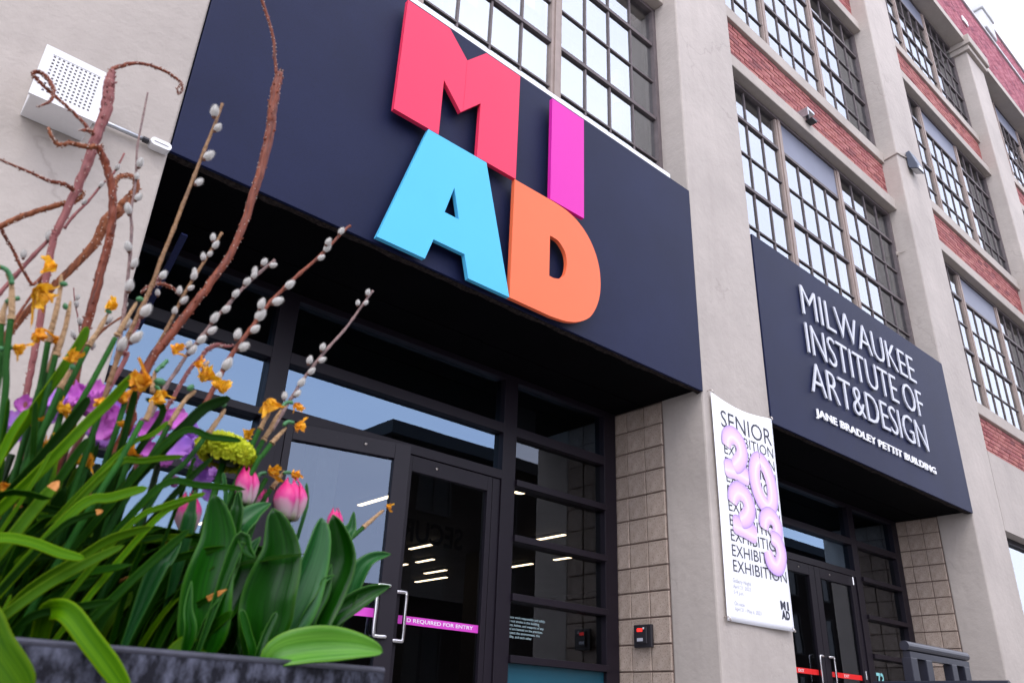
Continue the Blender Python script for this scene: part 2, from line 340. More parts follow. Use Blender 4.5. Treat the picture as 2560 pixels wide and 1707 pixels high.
def leaf_mat(name, dark, light, edge, rough=.36, spec=.4, trans=.12, veins=9.0, rnd=.25, edge_at=.86):
    mt, n, b = nodes_of(name); L = n.links.new
    ac = n.nodes.new('ShaderNodeAttribute'); ac.attribute_name = 'across'; al = n.nodes.new('ShaderNodeAttribute'); al.attribute_name = 'along'; oi = n.nodes.new('ShaderNodeObjectInfo')
    m1 = n.nodes.new('ShaderNodeMath'); m1.operation = 'MULTIPLY'; m1.inputs[1].default_value = veins; L(ac.outputs['Fac'], m1.inputs[0])
    m2 = n.nodes.new('ShaderNodeMath'); m2.operation = 'MULTIPLY'; m2.inputs[1].default_value = 1.3; L(al.outputs['Fac'], m2.inputs[0])
    m3 = n.nodes.new('ShaderNodeMath'); m3.operation = 'MULTIPLY'; m3.inputs[1].default_value = 60; L(oi.outputs['Random'], m3.inputs[0])
    cx = n.nodes.new('ShaderNodeCombineXYZ'); L(m1.outputs[0], cx.inputs[0]); L(m2.outputs[0], cx.inputs[1]); L(m3.outputs[0], cx.inputs[2])
    t = n.nodes.new('ShaderNodeTexNoise'); t.inputs['Scale'].default_value = 1.0; t.inputs['Detail'].default_value = 5; t.inputs['Roughness'].default_value = .6; L(cx.outputs[0], t.inputs['Vector'])
    r = n.nodes.new('ShaderNodeValToRGB'); r.color_ramp.elements[0].position = .3; r.color_ramp.elements[1].position = .75
    r.color_ramp.elements[0].color = (*dark, 1); r.color_ramp.elements[1].color = (*light, 1); L(t.outputs['Fac'], r.inputs['Fac'])
    ab = n.nodes.new('ShaderNodeMath'); ab.operation = 'ABSOLUTE'; L(ac.outputs['Fac'], ab.inputs[0])
    mr = n.nodes.new('ShaderNodeMapRange'); mr.inputs['From Min'].default_value = edge_at; mr.inputs['From Max'].default_value = 1.02; mr.inputs['To Max'].default_value = .85; L(ab.outputs[0], mr.inputs['Value'])
    mx_ = n.nodes.new('ShaderNodeMix'); mx_.data_type = 'RGBA'; mx_.inputs[7].default_value = (*edge, 1); L(mr.outputs[0], mx_.inputs[0]); L(r.outputs[0], mx_.inputs[6])
    rv = n.nodes.new('ShaderNodeMapRange'); rv.inputs['To Min'].default_value = 1-rnd; rv.inputs['To Max'].default_value = 1+rnd; L(oi.outputs['Random'], rv.inputs['Value'])
    hs = n.nodes.new('ShaderNodeHueSaturation'); L(rv.outputs[0], hs.inputs['Value']); L(mx_.outputs[2], hs.inputs['Color'])
    L(hs.outputs[0], b.inputs['Base Color']); b.inputs['Roughness'].default_value = rough; b.inputs['Specular IOR Level'].default_value = spec
    bp = n.nodes.new('ShaderNodeBump'); bp.inputs['Strength'].default_value = .25; bp.inputs['Distance'].default_value = .003; L(t.outputs['Fac'], bp.inputs['Height']); L(bp.outputs[0], b.inputs['Normal'])
    tr = n.nodes.new('ShaderNodeBsdfTranslucent'); L(hs.outputs[0], tr.inputs['Color']); ms = n.nodes.new('ShaderNodeMixShader'); ms.inputs[0].default_value = trans
    L(b.outputs[0], ms.inputs[1]); L(tr.outputs[0], ms.inputs[2]); L(ms.outputs[0], n.nodes['Material Output'].inputs['Surface'])
leaf_mat('tulip_leaf', (.0014, .027, .0005), (.009, .088, .0016), (.03, .115, .002), .30, .24, .10, 7, .22)
leaf_mat('tulip_leaf_blue', (.003, .048, .007), (.022, .13, .026), (.05, .17, .018), .34, .28, .10, 7, .15)
leaf_mat('tulip_leaf_bright', (.03, .15, .002), (.12, .31, .03), (.13, .28, .006), .34, .3, .2, 6, .05)
leaf_mat('daffodil_leaf_shaded', (.0022, .019, .0001), (.009, .050, .0002), (.024, .078, .0002), .5, .05, .2, 6, .4, .8)  # leaf green deepened, shade inside the clump put into the colour
leaf_mat('daffodil_leaf_lit', (.026, .100, .0003), (.085, .20, .0005), (.14, .24, .0005), .45, .07, .25, 6, .3, .8)  # brighter copy of the same green, lit leaves put into the colour
def tulip_petal_mat():
    mt, n, b = nodes_of('tulip_petal'); L = n.links.new
    a = n.nodes.new('ShaderNodeAttribute'); a.attribute_name = 'up'
    r = n.nodes.new('ShaderNodeValToRGB'); e = r.color_ramp.elements
    e[0].position = 0; e[0].color = (.45, .46, .25, 1); e[1].position = .16; e[1].color = (.70, .54, .56, 1)
    for p, c in ((.40, (.74, .36, .50)), (.54, (.76, .07, .32)), (.8, (.72, .006, .20)), (1.0, (.66, .002, .15))):
        q = e.new(p); q.color = (*c, 1)
    t = n.nodes.new('ShaderNodeTexNoise'); t.inputs['Scale'].default_value = 60; tc_ = n.nodes.new('ShaderNodeTexCoord'); mp = n.nodes.new('ShaderNodeMapping'); mp.inputs['Scale'].default_value = (1, 1, .12)
    L(tc_.outputs['Object'], mp.inputs['Vector']); L(mp.outputs[0], t.inputs['Vector'])
    ad = n.nodes.new('ShaderNodeMath'); ad.operation = 'MULTIPLY_ADD'; ad.inputs[1].default_value = .3; L(t.outputs['Fac'], ad.inputs[0]); 
    sb = n.nodes.new('ShaderNodeMath'); sb.operation = 'SUBTRACT'; sb.inputs[1].default_value = .15; L(a.outputs['Fac'], sb.inputs[0]); L(sb.outputs[0], ad.inputs[2])
    L(ad.outputs[0], r.inputs['Fac']); L(r.outputs[0], b.inputs['Base Color']); b.inputs['Roughness'].default_value = .45
    tr = n.nodes.new('ShaderNodeBsdfTranslucent'); L(r.outputs[0], tr.inputs['Color']); ms = n.nodes.new('ShaderNodeMixShader'); ms.inputs[0].default_value = .25
    L(b.outputs[0], ms.inputs[1]); L(tr.outputs[0], ms.inputs[2]); L(ms.outputs[0], n.nodes['Material Output'].inputs['Surface'])
tulip_petal_mat()
def balloon_mat():
    mt, n, b = nodes_of('ink_balloon'); L = n.links.new
    a = n.nodes.new('ShaderNodeAttribute'); a.attribute_name = 'across'
    r = n.nodes.new('ShaderNodeValToRGB'); e = r.color_ramp.elements
    e[0].position = 0; e[0].color = (.36, .22, .60, 1); e[1].position = 1; e[1].color = (.58, .40, .70, 1)
    for p, c in ((.08, (.56, .36, .70)), (.25, (.70, .46, .71)), (.5, (.74, .56, .74)), (.62, (.78, .68, .79)), (.82, (.70, .48, .72))):
        q = e.new(p); q.color = (*c, 1)
    L(a.outputs['Fac'], r.inputs['Fac']); L(r.outputs[0], b.inputs['Base Color']); b.inputs['Roughness'].default_value = .45
balloon_mat()

# ------------------------------------------------------------------ ground, street, far side
def struct(name, mt, *b):
    o = box(name, mt, None, *b); o['kind'] = 'structure'; return o
struct('pavement', 'concrete_walk', -40, 90, -1.6, 16.5, GZ-.3, GZ)
struct('road', 'asphalt', -40, 90, -11.0, -1.6, GZ-.5, GZ-.14)
struct('far_pavement', 'concrete_walk', -40, 90, -60, -11.0, GZ-.3, GZ-.01)

def far_building(name, label, x0, x1, y0, top, rows, mtb, step):
    b = thing(name, label, 'building')
    box('wall', mtb, b, x0, x1, y0-9, y0, GZ-.01, top)
    box('cornice', 'far_trim', b, x0-.15, x1+.15, y0-9, y0+.25, top, top+.45)
    xx = x0+1.2
    while xx+1.3 < x1-.6:
        for zz in rows:
            wn = box('window', 'far_glass', b, xx, xx+1.25, y0-.05, y0+.02, zz, zz+1.75)
            f = MB()
            for a in ((xx-.09, xx, zz-.09, zz+1.84), (xx+1.25, xx+1.34, zz-.09, zz+1.84), (xx, xx+1.25, zz-.09, zz), (xx, xx+1.25, zz+1.75, zz+1.84), (xx+.6, xx+.66, zz, zz+1.75)): f.box(a[0], a[1], y0-.02, y0+.06, a[2], a[3])
            f.build('window_frame', 'far_trim', wn)
        xx += step
    return b
far_building('apartment_building', 'dark brick block across the street, seen mirrored in the door glass', 13.4, 60, -12.0, 8.3, (.6, 3.4, 6.1), 'far_brick', 3.1)
far_building('low_building', 'lower brown shop block across the street, mirrored in the ajar door', -9, 13.0, -12.5, 2.7, (.4,), 'far_brick', 3.6)

# ------------------------------------------------------------------ the factory building
B = thing('factory_building', 'former factory with beige concrete piers, red brick spandrels and steel grid windows', 'building')
YP = 3.70           # front of the piers
YW = 4.03           # glass of the upper windows
PIERS = [(5.328, 6.375), (10.975, 12.04), (16.76, 17.77), (22.45, 23.5), (28.2, 29.25), (33.95, 35.0), (39.7, 40.75)]
box('wall', 'wall_paint', B, -9, .79, YP, 4.9, GZ, 16.75, .012)
for i, (a, b) in enumerate(PIERS):
    box('pier', 'pier_paint', B, a, b, YP, 4.143, GZ, 14.46, .018)
    if i >= 1:
        c = MB().box(a-.06, b+.03, 3.62, 4.1, 14.462, 14.60).box(a-.10, b+.07, 3.56, 4.1, 14.602, 14.87); c.build('pier_cap', 'trim_paint', B, bevel=.015)
BAYS = [(.79, 5.328, (2.225, 2.355), (3.757, 3.885))]
for i in range(len(PIERS)-1):
    x0, x1 = PIERS[i][1], PIERS[i+1][0]
    BAYS.append((x0, x1, (x0+1.415, x0+1.545), (x1-1.655, x1-1.52)))
FLOORS = [(4.66, 7.27), (8.39, 11.0), (12.12, 14.72)]
brick_mesh = []
for k in range(6):
    q = random.Random(k); e = lambda: q.uniform(-.003, .003)
    mbk = MB().box(-.0985+e(), .0985+e(), -.02+e()*.7, .03, -.0285+e()*.5, .0285+e()*.5); brick_mesh.append(mbk.mesh('brick')); brick_mesh[-1].materials.append(MATS['brick'])
run = MB()          # bricks beyond the three hundred nearest
parapet_run = MB()
def courses(x0, x1, z0, z1):
    n = max(1, round((z1-z0)/.0718)); h = (z1-z0)/n
    for r in range(n):
        x = x0 - (.105 if r % 2 else 0)
        while x < x1-.02:
            a, b = max(x+.005, x0), min(x+.203, x1)
            if b-a > .03: yield a, b, z0+r*h+.0065, z0+(r+1)*h-.0065, r
            x += .21
def spandrel(bay, z0, z1, single):
    x0, x1 = BAYS[bay][:2]
    s = box('spandrel', 'mortar', B, x0, x1, 3.966, 4.3, z0-.12, z1+.02)
    for a, b, c, e, r in courses(x0, x1, z0, z1):
        if single:
            o = bpy.data.objects.new('brick', rng.choice(brick_mesh)); col.objects.link(o); o.parent = s
            o.location = ((a+b)/2, 3.972 + rng.uniform(-.003, .003), (c+e)/2); o.scale = ((b-a)/.197, 1, (e-c)/.057)
            o.rotation_euler = (rng.uniform(-.01, .01), 0, rng.uniform(-.006, .006))
        else:
            j = rng.uniform(-.003, .003); run.box(a, b, 3.952+j, 3.99, c, e, rng.random())
WIN = [0]
def in_frame(p):
    q = Vector(p); zf = q.dot(CF)
    if zf < .1: return False
    u = 1280+FPX*q.dot(CR)/zf; v = 853.5+FPX*q.dot(CD)/zf
    return -60 < u < 2620 and -60 < v < 1767
def pane_obj(parent, x0, x1, z0, z1, y, mt, name='pane', jit=.0022):
    cx, cz = (x0+x1)/2, (z0+z1)/2; ax, az = rng.uniform(-jit, jit), rng.uniform(-jit, jit)
    pts = [(x, y + (x-cx)*ax + (z-cz)*az, z) for x, z in ((x0, z0), (x1, z0), (x1, z1), (x0, z1))]
    return MB().poly(pts).build(name, mt, parent)
def window(bay, fl):
    x0, x1, m1, m2 = BAYS[bay]; zs, zt = FLOORS[fl]
    W = MB(); W.box(x0, x0+.04, 3.985, 4.09, zs, zt).box(x1-.055, x1, 3.985, 4.09, zs, zt).box(x0+.04, x1-.055, 3.985, 4.09, zs, zs+.045).box(x0+.04, x1-.055, 3.985, 4.09, zt-.05, zt)
    wo = W.build('window', 'steel_muntin', B)
    for a, b in (m1, m2):
        MB().box(a, b, 3.998, 4.10, zs+.0455, zt-.051).box(a+.035, b-.035, 3.984, 3.9975, zs+.046, zt-.0515).build('mullion', 'mullion_tan', wo)
    rows = [zs+.045, zs+.50, zs+1.04, zs+1.545, zs+2.07, zt-.05]
    far = bay >= 3; bars = MB()
    joined = MB(); joined.keep = True
    for si, (a, b) in enumerate(((x0+.04, m1[0]), (m1[1], m2[0]), (m2[1], x1-.055))):
        cols = [a+(b-a)*k/4 for k in range(5)]
        ztop = rows[4]-.02 if si == 1 and (bay > 0) else rows[5]
        for ri in (1, 2, 3, 4):
            heavy = ri in (2, 4); h = (.024 if heavy else .011)
            q_ = bars if far else MB()
            q_.box(a+.001, b-.001, 4.002 if heavy else 4.012, 4.05, rows[ri]-h*.85, rows[ri]+h*.85)
            if not far: q_.build('transom_bar', 'steel_muntin', wo)
        for k in (1, 2, 3):
            q_ = bars if far else MB()
            q_.box(cols[k]-.0095, cols[k]+.0095, 4.014, 4.048, rows[0]+.001, ztop-.001)
            if not far: q_.build('muntin', 'steel_muntin', wo)
        for ri in range(5):
            if ri == 4 and si == 1 and bay > 0:
                box('infill_panel', 'infill_panel', wo, a+.002, b-.002, 4.012, 4.03, rows[4]+.03, rows[5]-.001); continue
            for k in range(4):
                c = ((cols[k]+cols[k+1])/2, YW, (rows[ri]+rows[ri+1])/2)
                if not in_frame(c) : continue
                if far:
                    cx, cz = c[0], c[2]; ax, az = rng.uniform(-.002, .002), rng.uniform(-.002, .002)
                    joined.poly([(x, YW+(x-cx)*ax+(z-cz)*az, z) for x, z in ((cols[k], rows[ri]), (cols[k+1], rows[ri]), (cols[k+1], rows[ri+1]), (cols[k], rows[ri+1]))])
                else:
                    pane_obj(wo, cols[k]+.005, cols[k+1]-.005, rows[ri]+.004, rows[ri+1]-.004, YW, 'window_glass')
        pane_obj(wo, a, b, zs+.05, rows[4] if si == 1 and bay > 0 else zt-.05, 4.125, 'storm_glass', 'storm_pane', .0008)
    if bars.f: tag(bars.build('muntin', 'steel_muntin', wo), kind='stuff')
    if joined.f: tag(joined.build('pane', 'window_glass', wo), kind='stuff')
    # sill under and beam over the opening
    if not (bay in (0, 1) and fl == 0):
        MB().box(x0, x1, 3.905, 4.1, zs-.205, zs-.002).build('sill', 'trim_paint', B, bevel=.01)
    if fl < 2:
        MB().box(x0, x1, 3.862, 4.2, zt+.002, zt+.195).build('lintel', 'trim_paint', B, bevel=.01)
    else:
        MB().box(x0-.3, x1+.3, 3.665, 4.2, zt+.002 if bay else zt, zt+.20).build('lintel', 'trim_paint', B)
for bay in range(len(BAYS)):
    for fl in range(3):
        if bay == 0 and fl > 0: continue
        if bay == 1 and fl == 2: pass
        if bay >= 5 and fl < 1: continue
        window(bay, fl)
    if bay == 0:
        spandrel(bay, 7.47, 8.18, False)
    else:
        spandrel(bay, 7.47, 8.18, bay == 1); spandrel(bay, 11.20, 11.91, False)
# upper floors seen dimly through the glass
for z0, z1 in ((7.3, 8.0), (11.02, 11.7), (14.74, 15.4)): box('floor_slab', 'loft_ceiling', B, .8, 44, 4.31, 9.9, z0, z1)
box('floor_slab', 'loft_ceiling', B, .8, 44, 4.85, 9.9, 3.5, 4.2)
box('back_wall', 'loft_wall', B, -2, 44, 9.9, 10.1, 2.7, 16)
for x in (8.2, 9.4, 12.9, 15.0, 15.9, 19, 21):
    box('inner_pillar', 'loft_wall', B, x, x+.35, 6.2, 6.6, 4.2, 14.7)
q = random.Random(3)
for i in range(34):  # pale curtain strips, extended sideways to lighten the dark right-hand panes
    x = (10.6, 10.5, 16.3, 16.2, 16.4)[i % 5] + (i//5)*.12; zf = (8.45, 4.75, 8.45, 12.2, 4.75)[i % 5]; ya_ = 4.62+q.uniform(-.05, .05)
    box('curtain', 'curtain', B, x, x+.1, ya_, ya_+.03, zf, zf+q.uniform(1.7, 2.3))
# ground floor bay three: painted wall with a window, brick above it
x0, x1 = PIERS[1][1], PIERS[2][0]
for i in range(1, len(PIERS)-1):
    a, b = PIERS[i][1], PIERS[i+1][0]
    w0, w1 = a+.0, b-.6
    MB().box(a, b, YP, 4.1, 2.546, 3.66).build('wall', 'pier_paint', B)
    box('wall', 'pier_paint', B, w1, b, YP, 4.1, GZ, 2.546); box('wall', 'pier_paint', B, a, w1, YP, 4.1, GZ, .55)
    if i < 4:
        f = MB()
        for s in ((a+.001, a+.09, .551, 2.545), (w1-.08, w1-.001, .551, 2.545), (a+.09, w1-.08, 2.46, 2.545), (a+.09, w1-.08, .551, .65), (a+1.3, a+1.38, .65, 2.46), (a+2.7, a+2.78, .65, 2.46)): f.box(s[0], s[1], 3.84, 3.93, s[2], s[3])
        wn = f.build('window', 'frame_dark', B, bevel=.004)
        for p, q_ in ((a+.09, a+1.3), (a+1.38, a+2.7), (a+2.78, w1-.08)): pane_obj(wn, p, q_, .65, 2.46, 3.88, 'window_glass')
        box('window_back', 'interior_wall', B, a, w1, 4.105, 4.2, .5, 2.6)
    s = box('spandrel', 'mortar', B, a, b, 3.966, 4.3, 3.5, 4.45)
    for xa, xb, za, zb, r in courses(a, b, 3.66, 4.45):
        if i == 1 and r < 11 and xa < 13.9:
            o = bpy.data.objects.new('brick', rng.choice(brick_mesh)); col.objects.link(o); o.parent = s
            o.location = ((xa+xb)/2, 3.972+rng.uniform(-.003, .003), (za+zb)/2); o.scale = ((xb-xa)/.197, 1, (zb-za)/.057)
        else: run.box(xa, xb, 3.952, 3.99, za, zb, rng.random())
tag(run.build('brick_course', 'brick_run', B, tone=True), kind='stuff')
# parapet
pm = box('parapet', 'mortar', B, .79, 46, 3.712, 4.2, 14.93, 16.75)
for a, b, c, e, r in courses(6.4, 34, 14.93, 16.75): parapet_run.box(a, b, 3.70+rng.uniform(-.002, .002), 3.73, c, e, rng.random())
pr = MB().box(19.4, 46, 3.712, 4.2, 16.86, 17.55)
pr.build('raised_parapet', 'mortar', B)
for a, b, c, e, r in courses(19.4, 40, 16.87, 17.55): parapet_run.box(a, b, 3.70+rng.uniform(-.002, .002), 3.73, c, e, rng.random())
tag(parapet_run.build('parapet_brick', 'brick_parapet', B, tone=True), kind='stuff')
MB().box(.79, 46, 3.655, 4.25, 16.752, 16.85).build('coping', 'parapet_trim', B, bevel=.01)
MB().box(19.3, 46, 3.655, 4.25, 17.552, 17.66).build('coping', 'parapet_trim', B, bevel=.01)
MB().box(19.0, 19.75, 3.60, 4.3, 16.852, 17.50).box(18.95, 19.82, 3.56, 4.34, 17.502, 17.72).build('stone_block', 'parapet_trim', B, bevel=.03)
box('vent_plate', 'white_metal', B, 17.1, 17.42, 3.66, 3.69, 15.70, 15.86, .004)
# masonry reveals of the two entrances
bl = []
for k in range(5):
    q = random.Random(50+k)
    bm = bmesh.new(); bmesh.ops.create_cube(bm, size=1)
    for v in bm.verts: v.co = Vector((v.co.x*.03, v.co.y*(.193+q.uniform(-.002, .002)), v.co.z*(.1915+q.uniform(-.002, .002))))
    bmesh.ops.bevel(bm, geom=list(bm.edges), offset=.005, segments=1, affect='EDGES')
    me = bpy.data.meshes.new('block'); bm.to_mesh(me); bm.free(); me.materials.append(MATS['block']); bl.append(me)
ZC = [2.408-.2026*k for k in range(-1, 15)]
for xr in (5.328, 10.975):
    bp_ = box('block_wall', 'block_mortar', B, xr+.012, xr+1.0, 4.146, 4.80, GZ, 2.62)
    for z in ZC:
        for yc, wy in ((4.2475, 1), (4.4495, 1), (4.639, .88)):
            zt = min(z, 2.60); zb = z-.2026
            if zt-zb < .05 or zt < GZ: continue
            o = bpy.data.objects.new('block', rng.choice(bl)); col.objects.link(o); o.parent = bp_
            o.location = (xr+.010+rng.uniform(-.0025, .0025), yc, (zt+zb)/2); o.scale = (1, wy, (zt-zb)/.2026)
# lobby behind the glass doors
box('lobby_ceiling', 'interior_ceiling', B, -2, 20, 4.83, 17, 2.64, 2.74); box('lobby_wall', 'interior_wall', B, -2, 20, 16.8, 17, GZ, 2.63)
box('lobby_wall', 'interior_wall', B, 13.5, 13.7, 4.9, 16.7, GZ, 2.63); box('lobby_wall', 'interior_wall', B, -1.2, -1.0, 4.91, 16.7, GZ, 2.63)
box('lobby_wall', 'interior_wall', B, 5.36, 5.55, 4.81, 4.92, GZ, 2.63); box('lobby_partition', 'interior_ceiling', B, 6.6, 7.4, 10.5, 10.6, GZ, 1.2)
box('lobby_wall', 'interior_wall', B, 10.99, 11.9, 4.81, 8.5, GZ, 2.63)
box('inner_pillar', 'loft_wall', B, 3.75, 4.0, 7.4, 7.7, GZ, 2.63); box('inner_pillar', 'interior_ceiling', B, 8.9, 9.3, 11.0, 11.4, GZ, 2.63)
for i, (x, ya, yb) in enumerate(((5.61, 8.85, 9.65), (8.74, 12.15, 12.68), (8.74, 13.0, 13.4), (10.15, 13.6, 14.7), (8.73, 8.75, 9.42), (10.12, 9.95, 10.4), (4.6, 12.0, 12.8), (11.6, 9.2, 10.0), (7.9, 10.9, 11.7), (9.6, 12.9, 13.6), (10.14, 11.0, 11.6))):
    lt = thing('linear_lamp', ['lit warm strip lamp seen through the ajar left door', 'lit strip lamp high in the right door glass', 'short lit strip lamp at the left edge of the right door glass', 'long lit strip lamp low in the right door glass', 'lit strip lamp in the second sidelight pane beside the doors', 'lit strip lamp end in the third sidelight pane', 'lit strip lamp deep in the lobby behind the tulips', 'lit strip lamp deep in the lobby behind the block reveal', 'lit strip lamp halfway down the right door glass', 'small lit strip lamp near the lower middle of the right door glass', 'lit strip lamp low in the sidelight beside the doors'][i], 'lamp', 'strip lamps on the lobby ceiling')
    box('housing', 'lamp_metal', lt, x-.04, x+.04, ya-.02, yb+.02, 2.60, 2.638); box('diffuser', 'lamp_glow', lt, x-.032, x+.032, ya, yb, 2.588, 2.599)
dl = thing('downlight', 'round lit downlight at the top of the second sidelight pane', 'lamp')
MB().tube([(6.65, 7.48, 2.62), (6.65, 7.48, 2.639)], .09, 20).build('ring', 'white_metal', dl); MB().tube([(6.65, 7.48, 2.612), (6.65, 7.48, 2.619)], .07, 20).build('diffuser', 'lamp_glow', dl)

# ------------------------------------------------------------------ entrance canopies with their lettering
def ragged_lip(parent, x0, x1, z, seed):
    q = MB(); n = 90; k = 0; r = random.Random(seed)
    prev = None
    for i in range(n+1):
        x = x0+(x1-x0)*i/n; dz = noise.noise(Vector((x*7, seed, 0)))*.012 + r.uniform(-.004, .004); dy = noise.noise(Vector((x*5, seed+4, 0)))*.012
        ring = [(x, 3.716, z+.012), (x, 3.722+dy*.4, z-.012+dz), (x, 3.755+dy, z-.016+dz*1.3), (x, 3.785+dy, z+.004+dz*.5), (x, 3.79, z+.014)]
        k = len(q.v); q.v += ring
        if i: 
            for j in range(4): q.f.append((k-5+j, k+j, k+j+1, k-5+j+1))
    return q.build('plaster_lip', 'rough_lip', parent, smooth=False)
def canopy(name, label, x0, x1, flashing):
    c = thing(name, label, 'canopy')
    box('fascia_panel', 'navy_panel', c, x0+.004, x1-.004, 3.692, 3.714, 2.577, 4.648, .003)
    box('soffit', 'soffit_black', c, x0+.01, x1-.01, 3.715, 4.80, 2.60, 2.66)
    for yy in (4.33,): box('soffit_joint', 'soffit_black', c, x0+.02, x1-.02, yy, yy+.012, 2.593, 2.5985)
    box('core', 'soffit_black', c, x0+.01, x1-.01, 3.90, 4.83, 2.663, 4.62)
    ragged_lip(c, x0+.006, x1-.006, 2.589, x0)
    if flashing: box('top_flashing', 'white_flashing', c, x0+.02, x1-.28, 3.70, 3.722, 4.652, 4.70)
    return c
c1 = canopy('entrance_canopy', 'navy canopy box with four big coloured letters above the near doors', .79, 5.328, True)
c2 = canopy('entrance_canopy', 'navy canopy box with raised silver school name above the far doors', 6.375, 10.975, False)
YF, YB = 3.607, 3.640
def letter(name, outline, mt, hole=None, label=None, arc=None):
    bm = bmesh.new()
    def ring(pts): 
        vs_ = [bm.verts.new((x, YF, z)) for x, z in pts]; return [bm.edges.new((vs_[i], vs_[(i+1) % len(vs_)])) for i in range(len(vs_))]
    ed = ring(outline)
    if hole: ed += ring(hole)
    r = bmesh.ops.triangle_fill(bm, use_beauty=True, use_dissolve=False, edges=ed)
    fs = [f for f in bm.faces]
    ex = bmesh.ops.extrude_face_region(bm, geom=fs)
    for v in [g for g in ex['geom'] if isinstance(g, bmesh.types.BMVert)]: v.co.y = YB
    bmesh.ops.recalc_face_normals(bm, faces=bm.faces)
    me = bpy.data.meshes.new(name); bm.to_mesh(me); bm.free()
    o = link(name, me, mt, c1); o['label'] = label
    # stand-off pins
    xs = [p[0] for p in outline]; zs = [p[1] for p in outline]
    return o
T, Mi, Bo = 4.53, 3.548, 2.567
letter('letter', [(2.0, Mi), (2.362, Mi), (2.362, 4.032), (2.527, 3.844), (2.697, 4.03), (2.697, Mi), (3.062, Mi), (3.062, T), (2.717, T), (2.548, 4.34), (2.37, T), (2.0, T)], 'letter_red', label='coral red letter M')
letter('letter', [(3.412, Mi), (3.778, Mi), (3.778, T), (3.412, T)], 'letter_magenta', label='magenta letter I')
letter('letter', [(1.996, Bo), (2.35, Bo), (2.40, 2.731), (2.652, 2.731), (2.696, Bo), (3.051, Bo), (2.784, Mi-.004), (2.278, Mi-.004)], 'letter_blue', [(2.466, 2.97), (2.528, 3.197), (2.585, 2.97)], 'sky blue letter A')
def curve2(pts, n=7):
    s = spline([(x, 0, z) for x, z in pts], n); return [(p.x, p.z) for p in s]
Do = [(3.053, Bo)] + curve2([(3.436, Bo), (3.60, 2.585), (3.738, 2.635), (3.852, 2.722), (3.932, 2.87), (3.96, 3.03), (3.938, 3.211), (3.856, 3.369), (3.736, 3.475), (3.60, 3.527), (3.44, Mi-.006)]) + [(3.053, Mi-.006)]
Dh = [(3.417, 2.885)] + curve2([(3.46, 2.884), (3.52, 2.905), (3.575, 2.965), (3.595, 3.06), (3.577, 3.149), (3.515, 3.213), (3.46, 3.226)]) + [(3.417, 3.226)]
letter('letter', Do, 'letter_orange', Dh, 'orange letter D')
box('seam', 'letter_red', c1, 2.5468, 2.5482, YF-.0012, YF-.0002, 3.868, 4.336)
pn = MB()
for x, z in ((2.1, 4.4), (2.1, 3.65), (2.95, 4.4), (2.95, 3.65), (3.5, 4.4), (3.68, 3.65), (2.15, 2.7), (2.53, 3.4), (2.9, 2.7), (3.2, 2.7), (3.2, 3.4), (3.8, 3.1)): pn.tube([(x, YB-.002, z), (x, 3.695, z)], .012, 8)
pn.build('stand_off_pins', 'bolt', c1)
for txt, a, b, z0, z1, y, th, bold, mt in (('MILWAUKEE', 7.21, 9.905, 4.015, 4.372, 3.672, .015, -.012, 'letter_silver'), ('INSTITUTE OF', 7.21, 9.955, 3.562, 3.918, 3.672, .015, -.012, 'letter_silver'), ('ART&DESIGN', 7.185, 9.885, 3.118, 3.468, 3.672, .015, -.012, 'letter_silver'), ('JANE BRADLEY PETTIT BUILDING', 7.21, 9.99, 2.838, 2.948, 3.678, .014, .016, 'letter_white')):
    me = text_mesh(txt, a, b, z0, z1, y, th, bold, 1.06 if len(txt) > 15 else .98)
    for lm in split_letters(me): link('letter', lm, mt, c2)
    bpy.data.meshes.remove(me)

